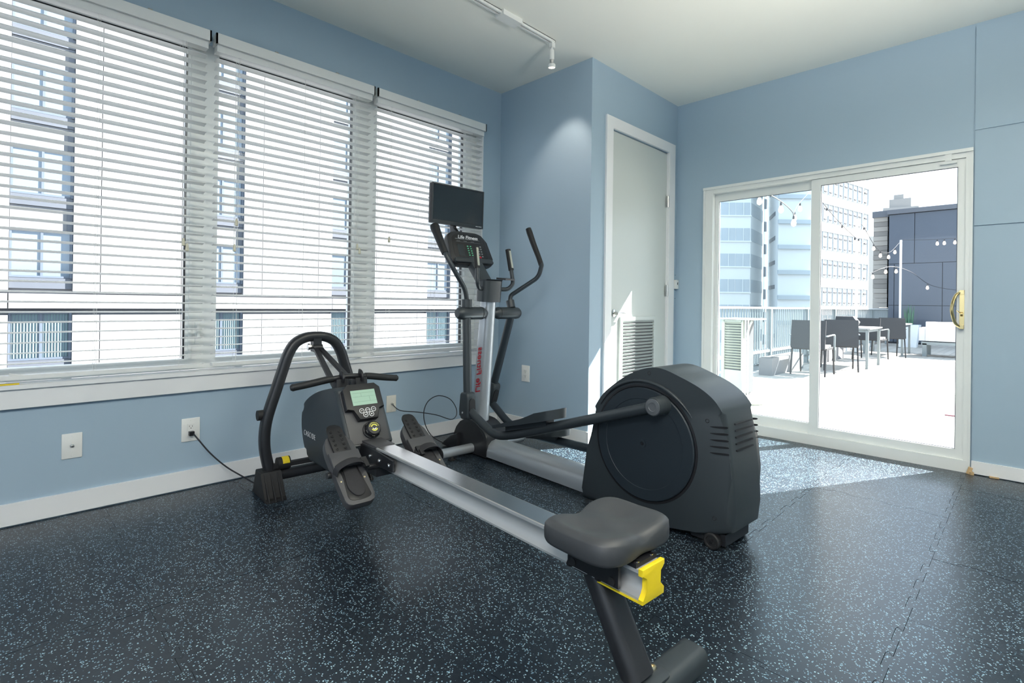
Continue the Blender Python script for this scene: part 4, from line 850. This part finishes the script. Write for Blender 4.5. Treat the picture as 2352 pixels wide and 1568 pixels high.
for a0, a1, b in ((-0.115, 0.11, 0.196), (-0.115, 0.105, 0.176)): gl_.prism([(a0, b), (a1, b), (a1, b+0.0012), (a0, b+0.0012)], CE, 0.0074, 0.0080)
for x in (-0.115, -0.072, -0.02, 0.045, 0.075): gl_.prism([(x, 0.201), (x+0.026, 0.201), (x+0.026, 0.2035), (x, 0.2035)], CE, 0.0074, 0.0082)
for x in (-0.105, -0.045, 0.02): gl_.prism([(x, 0.182), (x+0.030, 0.182), (x+0.030, 0.1845), (x, 0.1845)], CE, 0.0074, 0.0082)
epart(gl_, 'console_print', 'print_grey', con2)
epart(MB().prism([(-0.112, 0.060), (-0.055, 0.060), (-0.060, 0.155), (-0.112, 0.155)], CE, 0.0074, 0.0086), 'display', 'screen_black', con2)
kg = MB()
for i in range(5):
    for j in range(2): kg.prism(rrect(0.012, 0.008, 0.002), lambda a, b, d: CE(a-0.020+j*0.026, b+0.072+i*0.018, d), 0.0074, 0.0095)
epart(kg, 'green_key', 'print_green', con2)
kw = MB()
for i in range(5):
    for j in range(2): kw.prism(rrect(0.013, 0.009, 0.002), lambda a, b, d: CE(a+0.072+j*0.024, b+0.068+i*0.020, d), 0.0074, 0.0095)
epart(kw, 'white_key', 'print_grey', con2)
epart(MB().prism(rrect(0.016, 0.014, 0.003), lambda a, b, d: CE(a+0.074, b+0.060, d), 0.0074, 0.0098), 'stop_key', 'print_red', con2)
# television on its post
epart(MB().sweep([Q(2.010, -0.03, 1.515), Q(2.115, -0.03, 1.595), Q(2.137, -0.03, 1.70)], rrect(0.055, 0.030, 0.006), (0, 1, 0)), 'tv_post', 'black_frame')
tvb = empty('tv_dummy'); bpy.data.objects.remove(tvb)
tc_ = Q(2.085, -0.012, 1.772); tn = Vector((-1, 0.02, -0.03)).normalized(); tx = Vector((0.02, -1, 0)).normalized(); ty = tx.cross(tn).normalized(); ty = ty if ty.z > 0 else -ty
def TV(a, b, d): return tc_ + tx*a + ty*b + tn*d
tvs = epart(MB().prism(rrect(0.478, 0.290, 0.008), TV, -0.035, 0.008, 0.004), 'television', 'black_plastic')
epart(MB().prism([(-0.226, -0.118), (0.226, -0.118), (0.226, 0.132), (-0.226, 0.132)], TV, 0.0075, 0.0090), 'screen', 'screen_black', tvs)
bz = MB()
for a0, a1, b0, b1 in ((-0.239, -0.228, -0.145, 0.145), (0.228, 0.239, -0.145, 0.145), (-0.228, 0.228, 0.134, 0.145), (-0.228, 0.228, -0.145, -0.120)): bz.prism([(a0, b0), (a1, b0), (a1, b1), (a0, b1)], TV, 0.006, 0.0115, 0.0015)
epart(bz, 'bezel', 'charcoal_plastic', tvs)
mk = MB()
for x in (0.165, 0.180, 0.196, 0.210): mk.prism([(x, -0.134), (x+0.011, -0.134), (x+0.011, -0.129), (x, -0.129)], TV, 0.0112, 0.0118)
epart(mk, 'maker_mark', 'print_white', tvs)

# ------------------------------------------------------------------ terrace outside the sliding door
DZ0 = -0.045
deck = struct('terrace_slab', MB().box(XR+0.10, 20.0, -9.0, 3.35, DZ0-0.30, DZ0-0.03), 'deck_board')
pms = []
for m_ in ('deck_wood', 'deck_board'):
    mb = MB(); mb.box(0, 3.042, 0.002, 0.138, -0.03, 0); pms.append(mb.mesh('deck_plank', m_))
k = 0
for j in range(30):
    y = 3.34 - 0.14*(j+1)
    off = -(j % 3)*1.0
    for i in range(6):
        x = XR+0.10 + off + i*3.046
        if x < XR+0.10 or x+3.04 > 20.0:
            a = max(x, XR+0.102); b = min(x+3.042, 19.99)
            if b-a < 0.2: continue
            o = link('deck_plank', MB().box(0, b-a, 0.002, 0.138, -0.03, 0).mesh('deck_plank', random.choice(('deck_wood', 'deck_board'))), deck); o.location = (a, y, DZ0)
        else:
            o = link('deck_plank', random.choice(pms), deck); o.location = (x, y, DZ0 + random.uniform(-0.0015, 0.0015))
struct('ground', MB().box(-60, 160, -60, 160, -14.2, -14.0), 'asphalt')
struct('own_building_wall', MB().box(-12, XR+0.10, YW+0.145, YW+0.30, -14, OZ0-0.05).box(XR+0.10, 20.0, 3.22, 3.35, -14, DZ0-0.30), 'facade_white')
# railing along the terrace edge
rl = empty('terrace_railing', (5.0, 3.16, DZ0), 0, 'long grey metal terrace railing with thin balusters and a bright top rail', 'railing')
RL = 14.6
MB().box(0, RL, -0.035, 0.035, 1.065, 1.095, bev=0.006).build('top_rail', 'railing_white', rl)
MB().box(0, RL, -0.022, 0.022, 0.335, 0.375, bev=0.005).build('lower_rail', 'railing_white', rl)
MB().box(0, RL, -0.015, 0.015, 0.135, 0.160, bev=0.004).build('foot_rail', 'railing_metal', rl)
pm_ = MB().box(-0.035, 0.035, -0.035, 0.035, 0, 1.07, bev=0.006).mesh('post', 'railing_metal')
for x in (0.1, 2.25, 4.40, 6.45, 8.5, 10.5, 12.5, 14.55):
    o = link('post', pm_, rl); o.location = (x, 0, 0)
bb = MB()
for i in range(int(RL/0.105)):
    x = 0.05 + i*0.105; bb.box(x-0.008, x+0.008, -0.008, 0.008, 0.14, 1.07)
o = bb.build('balusters', 'railing_metal', rl); o['kind'] = 'stuff'
kp = MB()
for i in range(int(RL/0.105)): kp.box(0.05+i*0.105-0.014, 0.05+i*0.105+0.014, -0.016, 0.016, 0.375, 0.40)
kp.build('baluster_collars', 'railing_metal', rl)['kind'] = 'stuff'
# dark planter boxes at the foot of the railing
for x0, x1, y0, lab in ((8.75, 10.35, 3.00, 'low dark planter trough at the railing behind the first dining chair'), (11.6, 13.2, 3.00, 'low dark planter trough at the railing behind the dining tables')):
    e = empty('planter_trough', ((x0+x1)/2, y0, DZ0), 0, lab, 'planter', 'troughs along the railing'); L_ = x1-x0
    MB().box(-L_/2, L_/2, -0.10, 0.10, 0, 0.28, bev=0.01).build('trough', 'facade_grey', e)
    MB().box(-L_/2+0.02, L_/2-0.02, -0.085, 0.085, 0.275, 0.285).build('soil', 'wicker_black', e)
# louvred outdoor cabinet just beyond the left pane
hx = empty('louvred_cabinet', (6.0, 2.41, DZ0), 0, 'tall beige louvred metal cabinet standing outside the left glass panel', 'cabinet')
MB().box(-0.02, 0.02, -0.115, -0.095, 0.06, 0.94).box(-0.02, 0.02, 0.095, 0.13, 0.06, 0.94).box(-0.02, 0.02, -0.1, 0.1, 0.92, 0.94).box(-0.014, 0.014, -0.1, 0.1, 0.06, 0.37).build('front_frame', 'louver_beige', hx)
MB().box(0.0, 0.34, 0.11, 0.13, 0.06, 0.94).box(0.02, 0.34, -0.10, -0.085, 0.10, 0.94).box(0.03, 0.33, -0.08, 0.11, 0.08, 0.93).build('shell', 'tower_dark', hx)
sm = MB(); sm.obox((0, 0, 0), (0, 1, 0), (1, 0, -0.9), (0.9, 0, 1), 0.20, 0.032, 0.003); sm = sm.mesh('louver', 'louver_beige')
for i in range(18):
    o = link('louver', sm, hx); o.location = (-0.004, 0, 0.395+i*0.030)
MB().box(-0.06, 0.40, -0.22, 0.14, 0.945, 0.962, bev=0.004).build('top_plate', 'louver_beige', hx)
for y in (-0.135, -0.165):
    MB().cyl((0.0, y, 0.05), (0.0, y, 0.945), 0.009, 8).build('corner_rod', 'steel', hx)
MB().sweep(spline([(0, -0.15, 0.72), (0, -0.17, 0.85), (0, -0.205, 0.935)], 5), rrect(0.02, 0.02, 0.004), (1, 0, 0)).build('bracket', 'louver_beige', hx)
MB().lathe((0.14, 0.0, 0), (0, 0, 1), [(0.30, 0), (0.31, 0.02), (0.28, 0.06), (0.20, 0.07), (0, 0.07)], 28).build('base', 'louver_beige', hx)

# dining sets
def chair(loc, rz, lab):
    c = empty('dining_chair', loc, rz, lab, 'chair', 'black patio chairs around the two tables')
    MB().obox((-0.25, 0, 0.66), (0, 1, 0), (0.12, 0, 1), (1, 0, -0.12), 0.50, 0.46, 0.022, bev=0.006).build('backrest', 'wicker_black', c)
    MB().obox((0, 0, 0.43), (1, 0, 0), (0, 1, 0), (0, 0, 1), 0.48, 0.50, 0.03, bev=0.008).build('seat', 'wicker_black', c)
    MB().obox((0.02, 0, 0.465), (1, 0, 0), (0, 1, 0), (0, 0, 1), 0.40, 0.42, 0.035, bev=0.012).build('cushion', 'cushion_pale', c)
    for sx_, sy_ in ((-1, -1), (-1, 1), (1, -1), (1, 1)):
        MB().cyl((sx_*0.21, sy_*0.245, 0.44), (sx_*0.27, sy_*0.25, 0), 0.014, 8).build('leg', 'wicker_black', c)
    for sy_ in (-1, 1):
        MB().sweep(fillet([(-0.25, sy_*0.262, 0.64), (0.20, sy_*0.262, 0.655), (0.24, sy_*0.262, 0.63), (0.235, sy_*0.258, 0.40)], 0.04), rrect(0.028, 0.018, 0.004), (0, 0, 1)).build('armrest', 'railing_metal', c)
    return c
chair((9.55, 2.54, DZ0), 0, 'black patio chair seen from behind through the left glass panel')
chair((10.60, 2.40, DZ0), 0.35, 'black patio chair just right of the door mullion')
chair((13.35, 2.44, DZ0), -0.12, 'black patio chair with its broad back turned, in front of the far table')
chair((14.45, 2.30, DZ0), 0.45, 'black patio chair at the far table, farthest from the door')
def table(loc, lab):
    t_ = empty('patio_table', loc, 0, lab, 'table', 'two patio dining tables')
    MB().box(-0.55, 0.55, -0.42, 0.42, 0.715, 0.74, bev=0.006).build('table_top', 'table_top', t_)
    MB().box(-0.5, 0.5, -0.37, 0.37, 0.66, 0.715).build('apron', 'railing_metal', t_)
    for a in (-0.5, 0.5):
        for b in (-0.37, 0.37): MB().box(a-0.022, a+0.022, b-0.022, b+0.022, 0, 0.70, bev=0.004).build('leg', 'railing_metal', t_)
table((11.62, 2.45, DZ0), 'grey patio dining table nearest the door, a dark box on it'); table((15.42, 2.48, DZ0), 'grey patio dining table at the far end of the terrace')
o = MB().prism([(-0.18, 0), (0.16, 0), (0.20, 0.09), (0.12, 0.20), (-0.16, 0.20)], lambda a, b, d: (11.40+d, 2.46-a, DZ0+0.742+b), -0.10, 0.10, 0.012).build('table_box', 'wicker_black'); tag(o, 'dark slant-sided box standing on the nearer patio table', 'box')
pt = empty('tapered_planter', (18.6, 2.46, DZ0), 0, 'tall white tapered planter with thin green plants, before the dark wall', 'planter')
mb = MB(); mb.sweep([(0, 0, 0), (0, 0, 0.64)], rrect(0.34, 0.34, 0.02), (1, 0, 0), scales=[1.0, 1.42]); mb.build('pot', 'planter_white', pt)
fb_ = MB()
for i in range(46):
    a = random.uniform(0, 6.28); rr = random.uniform(0.02, 0.13); h = random.uniform(0.35, 0.62); x, y = rr*math.cos(a), rr*math.sin(a)
    fb_.sweep([(x, y, 0.62), (x*1.3, y*1.3, 0.62+h*0.6), (x*1.6, y*1.6, 0.62+h)], [(-0.012, 0), (0.012, 0.002), (0, 0.004)], (math.cos(a), math.sin(a), 0.1), scales=[0.6, 1, 0.15])
fb_.build('foliage', 'leaf_green', pt)
sf = empty('outdoor_armchair', (15.55, 1.30, DZ0), 0, 'pale cushioned outdoor armchair at the right edge of the glass', 'armchair')
MB().box(-0.30, -0.06, -0.42, 0.42, 0.36, 0.80, bev=0.05).build('back_cushion', 'cushion_pale', sf)
MB().box(-0.05, 0.45, -0.38, 0.38, 0.34, 0.50, bev=0.04).build('seat_cushion', 'cushion_pale', sf)
for s_ in (-1, 1): MB().box(-0.28, 0.42, s_*0.47-0.075, s_*0.47+0.075, 0.36, 0.66, bev=0.03).build('arm_cushion', 'cushion_pale', sf)
MB().box(-0.30, 0.46, -0.50, 0.50, 0.27, 0.34, bev=0.01).build('frame', 'railing_metal', sf)
for a in (-0.26, 0.42):
    for b in (-0.44, 0.44): MB().box(a-0.04, a+0.04, b-0.04, b+0.04, 0, 0.30).build('leg', 'railing_metal', sf)
o = MB().prism(spl2([(7.3, 1.15), (7.9, 1.25), (8.0, 0.85), (7.6, 0.55), (7.15, 0.75), (6.9, 1.0)], 4, True), lambda a, b, d: (a, b, DZ0+d), 0.0016, 0.0026).build('deck_stain', 'stain_orange', deck)
o = MB().box(6.95, 7.6, -0.1, 0.62, DZ0+0.002, DZ0+0.012).build('door_mat', 'mat_red'); tag(o, 'dark red doormat lying on the terrace at the right glass edge', 'mat')
o = MB().box(5.0, 5.6, -0.3, 0.56, DZ0+0.002, DZ0+0.010, bev=0.003).build('floor_mat', 'mat_grey'); tag(o, 'pale grey mat on the terrace close to the sliding door', 'mat')

# string lights on poles
def pole(x, y, h, lab):
    p = empty('light_pole', (x, y, DZ0), 0, lab, 'pole', 'string light poles along the railing')
    MB().cyl((0, 0, 0), (0, 0, h), 0.028, 12).build('shaft', 'railing_white', p); MB().cyl((0, 0, 0), (0, 0, 0.02), 0.055, 14).build('base_flange', 'railing_metal', p); MB().box(-0.02, 0.06, -0.02, 0.02, h-0.03, h+0.01).build('hook', 'railing_metal', p)
pole(11.4, 3.06, 3.42, 'tall slim pole seen through the left glass panel'); pole(15.0, 3.04, 3.30, 'tall slim pole left of the dark wall, behind the second chair'); pole(18.0, 2.60, 3.02, 'white pole standing in front of the dark wall')
def string(name, P, bulbs, lab, hang=0.06):
    s_ = empty(name, P[0], 0, lab, 'string lights', 'string lights over the terrace'); O = Vector(P[0])
    MB().tube([Vector(p)-O for p in P], 0.006, 6, 6).build('cable', 'cable_black', s_)
    sp_ = spline(P, 20)
    for t_ in bulbs:
        p = sp_[int(t_*(len(sp_)-1))]-O
        b = MB().lathe(p+Vector((0, 0, -0.012)), (0, 0, -1), [(0.014, 0), (0.016, 0.05)], 8).build('bulb_socket', 'cable_black', s_)
        MB().lathe(p+Vector((0, 0, -0.06)), (0, 0, -1), [(0.014, 0), (0.028, 0.03), (0.036, 0.065), (0.030, 0.095), (0, 0.115)], 12).build('bulb', 'bulb_warm', s_)
emit_mat('bulb_warm', (1.0, 0.80, 0.58), 0.30)
string('string_lights', [(7.0, 3.05, 2.95), (7.6, 2.95, 2.72), (8.0, 2.70, 2.68), (8.4, 2.52, 2.46), (9.0, 2.72, 2.36), (10.2, 3.0, 2.85), (11.33, 3.06, 3.36)], (0.10, 0.27, 0.40, 0.53, 0.80, 0.88), 'string of big bulbs sagging behind the left glass panel')
string('string_lights', [(11.47, 3.06, 3.36), (11.9, 2.82, 2.9), (12.6, 2.62, 2.55), (13.6, 2.72, 2.62), (15.0, 2.95, 3.10), (16.2, 2.85, 2.62), (17.0, 2.72, 2.55), (17.92, 2.62, 2.90)], (0.10, 0.20, 0.31, 0.42, 0.60, 0.69, 0.76, 0.86, 0.93), 'string of bulbs hanging between the three poles')
string('string_lights', [(18.05, 2.59, 2.985), (18.4, 2.0, 2.98), (18.8, 1.4, 3.02), (19.4, 0.6, 3.05)], (0.42, 0.50, 0.62), 'straight string of bulbs crossing the dark wall')
string('string_lights', [(16.0, 2.95, 1.95), (16.6, 2.62, 2.15), (17.4, 2.30, 2.05), (18.6, 1.95, 1.70), (19.3, 1.2, 1.55)], (0.06, 0.20, 0.33, 0.70, 0.96), 'lowest string of bulbs across the dark wall')

# dark clad building closing the terrace
db = empty('clad_building', (20.0, 0, DZ0), 0, 'dark blue clad flat-roofed building at the far end of the terrace', 'building')
MB().box(0.03, 7.0, -9.0, 3.20, 0.0, 4.08).build('wall', 'navy_seam', db)
def cp(y0, y1, z0, z1): MB().box(0.0, 0.03, y0+0.008, y1-0.008, z0+0.008, z1-0.008, bev=0.003).build('cladding_panel', 'navy_cladding', db)
ys = [3.20, 2.55, 0.85, -0.85, -2.55, -4.25, -5.95]
for a, b in zip(ys, ys[1:]): cp(b, a, 2.50, 4.05)
ys = [3.20, 3.05, 1.876, 0.70, -0.48, -1.66, -2.84, -4.0]
for a, b in zip(ys, ys[1:]): cp(b, a, 1.20, 2.50); cp(b, a, 0.05, 1.20)
MB().box(-0.06, 7.05, -9.0, 3.24, 4.06, 4.20, bev=0.01).build('parapet_cap', 'facade_dark', db)
sb_ = empty('stone_pier', (20.3, 3.47, -2.0), 0, 'pier of banded grey stone at the left end of the dark building', 'building')
random.seed(5)
smm = [MB().box(0, 1.0, -0.19, 0.19, 0.004, 0.150, bev=0.004).mesh('stone_course', m_) for m_ in ('stone_a', 'stone_b', 'stone_a')]
for i in range(39):
    o = link('stone_course', random.choice(smm), sb_); o.location = (random.uniform(-0.015, 0.015), 0, i*0.154)
MB().box(-0.03, 1.0, -0.22, 0.22, 6.0, 6.2).build('cap', 'facade_dark', sb_)

# ------------------------------------------------------------------ city
ab = empty('apartment_building', (0, 24.0, -14.0), 0, 'white panelled apartment building with columns of windows, filling the view through the blinds', 'building')
ZB = 14.0
MB().box(-14, 34, 0.26, 9.0, 0, 27).build('wall', 'facade_grey', ab)
def slab(mesh, x, z): o = link('facade_panel', mesh, ab); o.location = (x, 0, z); return o
cols = [-5.30+5.63*k for k in range(-1, 7)]
FL = 2.83
def pmesh(w, h): return MB().box(0.012, w-0.012, 0.0, 0.28, 0.012, h-0.012).mesh('facade_panel', 'facade_white')
segs = [(1.62, 0.78), (2.40, 2.55), (4.95, 0.68)]
LZ = ZB+1.18                          # top of the ledge band
hi = [pmesh(w_, 13.0) for _, w_ in segs]; lo_ = [pmesh(w_, LZ-0.72-0.5) for _, w_ in segs]
for c in cols:
    for (dx, w_), mh, ml in zip(segs, hi, lo_): slab(mh, c+dx, LZ+0.10); slab(ml, c+dx, 0.5)
lm = MB().box(0, 5.60, -0.10, 0.28, 0, 0.50, bev=0.01).mesh('ledge', 'facade_white')
for c in cols: o = link('ledge', lm, ab); o.location = (c, 0, LZ-0.50)
# a bay: window with frame and panes, spandrel strips below
wf = MB(); w0, h0 = 1.62, 1.66
wf.box(0, 0.06, 0.12, 0.22, 0, h0); wf.box(w0-0.07, w0, 0.06, 0.22, 0, h0); wf.box(w0/2-0.035, w0/2+0.035, 0.12, 0.22, 0, h0); wf.box(0.001, w0-0.001, 0.121, 0.219, 0.001, 0.07); wf.box(0.001, w0-0.001, 0.101, 0.219, h0-0.07, h0-0.001); wfm = wf.mesh('window', 'window_frame_grey')
pnm = MB().box(0.06, w0/2-0.035, 0.16, 0.18, 0.07, h0-0.07).mesh('pane', 'window_pane'); pnm2 = MB().box(w0/2+0.035, w0-0.07, 0.16, 0.18, 0.07, h0-0.07).mesh('pane', 'window_pane')
cu_ = MB(); pts = []
for i in range(41): pts.append((0.08+i*0.0165, 0.150+0.018*math.sin(i*1.3)))
def curt(x0):
    mb = MB(); V0 = [mb.bm.verts.new((x0+a-0.08, b, 0.08)) for a, b in pts]; V1 = [mb.bm.verts.new((x0+a-0.08, b, h0-0.08)) for a, b in pts]
    for i in range(40): mb.bm.faces.new((V0[i], V0[i+1], V1[i+1], V1[i]))
    return mb.mesh('curtain', 'curtain', 80)
ca, cb_ = curt(0.08), curt(0.88)
spd = MB().box(0, w0, 0.10, 0.26, 0, 0.36).mesh('spandrel', 'facade_dark'); spl_ = MB().box(0, w0-0.16, 0.14, 0.26, 0.01, 0.79).mesh('spandrel', 'facade_grey'); spv = MB().box(w0-0.16, w0, 0.12, 0.26, 0.01, 0.79).mesh('spandrel', 'facade_dark')
for c in cols:
    for fidx in range(-4, 5):
        zt = ZB + 3.39 + FL*fidx            # window head
        if zt > 27: continue
        o = link('window', wfm, ab); o.location = (c, 0, zt-h0)
        for q in (pnm, pnm2): p = link('pane', q, o)
        if fidx <= -1:
            for q in (ca, cb_): p = link('curtain', q, o)
        for q, zz in ((spd, zt-h0-0.37), (spl_, zt-h0-1.17), (spv, zt-h0-1.17)):
            if fidx == 0 and zz < LZ: continue
            p = link('spandrel', q, ab); p.location = (c, 0, zz)
def plan(name, label, P, z0, z1, m):
    e = empty(name, (P[0][0], P[0][1], -14), 0, label, 'building')
    MB().prism([(a-P[0][0], b-P[0][1]) for a, b in P], lambda a, b, d: (a, b, d), 0, z1+14).build('wall', m, e); return e
def along(e, A, B, z, w_, h_, t0, nm, mesh):
    """place a facade piece on the face A->B of a building, t0 metres from A"""
    A = Vector((*A, 0)); B = Vector((*B, 0)); d = (B-A).normalized(); p = A + d*t0 - e.location; o = link(nm, mesh, e); o.location = (p.x, p.y, z+14); o.rotation_euler = (0, 0, math.atan2(d.y, d.x)); return o
# beige gridded tower
A, B = (57.2, 15.1), (69.6, 12.93)
tw = plan('gridded_tower', 'tall beige tower with a grid of narrow windows, behind the door mullion', [A, B, (73.0, 15.0), (62.5, 16.3)], -14, 34, 'tower_beige')
tm_ = MB(); tm_.box(0.10, 0.95, -0.02, 0.02, 0, 1.75, 0); tm_.box(0.93, 1.0, -0.10, 0.02, 0, 1.75, 1); tm_.box(0.05, 1.0, -0.12, 0.02, 1.75, 1.83, 1); tm_.box(0.05, 0.70, -0.10, 0.0, 1.22, 1.34, 2); tm_.box(0.05, 0.55, -0.10, 0.0, 0.18, 0.27, 2); tm_ = tm_.mesh('window', ['tower_window', 'office_glass', 'tower_dark'])
for i in range(13):
    t0 = 0.5 + (i if i < 9 else i+0.35)*1.13
    if t0 > 11.6: continue
    for r_ in range(-3, 9): along(tw, A, B, 1.35+r_*2.80, 0, 0, t0, 'window', tm_)
# pale banded offices to the left
A1, A2, A3 = (66.0, 36.5), (74.2, 27.6), (81.7, 28.6)
oa = plan('banded_offices', 'pale office block with long bands of windows, behind the left edge of the glass', [A1, A2, A3, (80, 40)], -14, 40, 'office_shade')
bm_ = MB()
for i in range(6): bm_.box(i*2.0+0.05, i*2.0+1.95, -0.05, 0.05, 0, 1.75, 0); bm_.box(i*2.0+1.0, i*2.0+1.06, -0.12, 0.0, 0, 1.75, 1)
bm_.box(-0.1, 12.1, -0.15, 0.02, -0.18, 0.0, 1); bm_ = bm_.mesh('window_band', ['office_glass', 'office_shade'])
for r_ in range(-2, 10): along(oa, A1, A2, 3.1+r_*3.55, 0, 0, 0.05, 'window_band', bm_)
sd_ = MB().box(0, 7.2, -0.04, 0.04, 0, 1.75, 0).mesh('window_band', ['office_glass'])
for r_ in range(-2, 10): along(oa, A2, A3, 3.1+r_*3.55, 0, 0, 0.2, 'window_band', sd_)
C0, C1, C2 = (82.2, 28.1), (74.8, 24.2), (78.3, 20.8)
ob = plan('ribbed_offices', 'pale office block with ribbed floors and small dark slot windows, behind the left glass panel', [C0, C1, C2, (86, 22.5)], -14, 42, 'office_shade')
sl_ = MB().box(0, 4.6, -0.05, 0.05, 0, 0.55).mesh('slot_window', 'window_frame_grey')
rb_m = MB().box(-0.1, 4.98, -0.35, 0.0, 0, 0.55).mesh('floor_rib', 'office_glass')
for r_ in range(-2, 12):
    along(ob, C0, C1, 3.6+r_*3.4, 0, 0, 1.6, 'slot_window', sl_)
    along(ob, C1, C2, 2.1+r_*3.4, 0, 0, 0.0, 'floor_rib', rb_m)
ss = plan('stair_tower', 'narrow pale stair tower with small square windows between the two office blocks', [(81.9, 28.55), (82.4, 28.25), (88, 29.0), (88, 31)], -14, 41, 'office_shade')
sq = MB().box(0, 0.48, -0.05, 0.05, 0, 1.5).mesh('square_window', 'window_frame_grey')
for r_ in range(-3, 12): along(ss, (81.9, 28.55), (82.4, 28.25), 2.2+r_*3.4, 0, 0, 0.05, 'square_window', sq)
plan('slender_block', 'slender beige block between the gridded tower and the stone pier', [(39.2, 7.30), (39.3, 6.75), (43, 6.9), (43, 7.6)], -14, 5.6, 'tower_beige')
dt = plan('stepped_tower', 'distant pale tower with a stepped roof above the dark building', [(78.6, 13.2), (79.4, 9.75), (84, 10.4), (83, 14)], -14, 13.6, 'office_pale')
MB().box(0.8, 3.6, -2.7, -0.5, 27.6, 28.7).box(1.2, 3.0, -1.9, -0.9, 28.7, 29.3).build('roof_step', 'office_pale', dt)
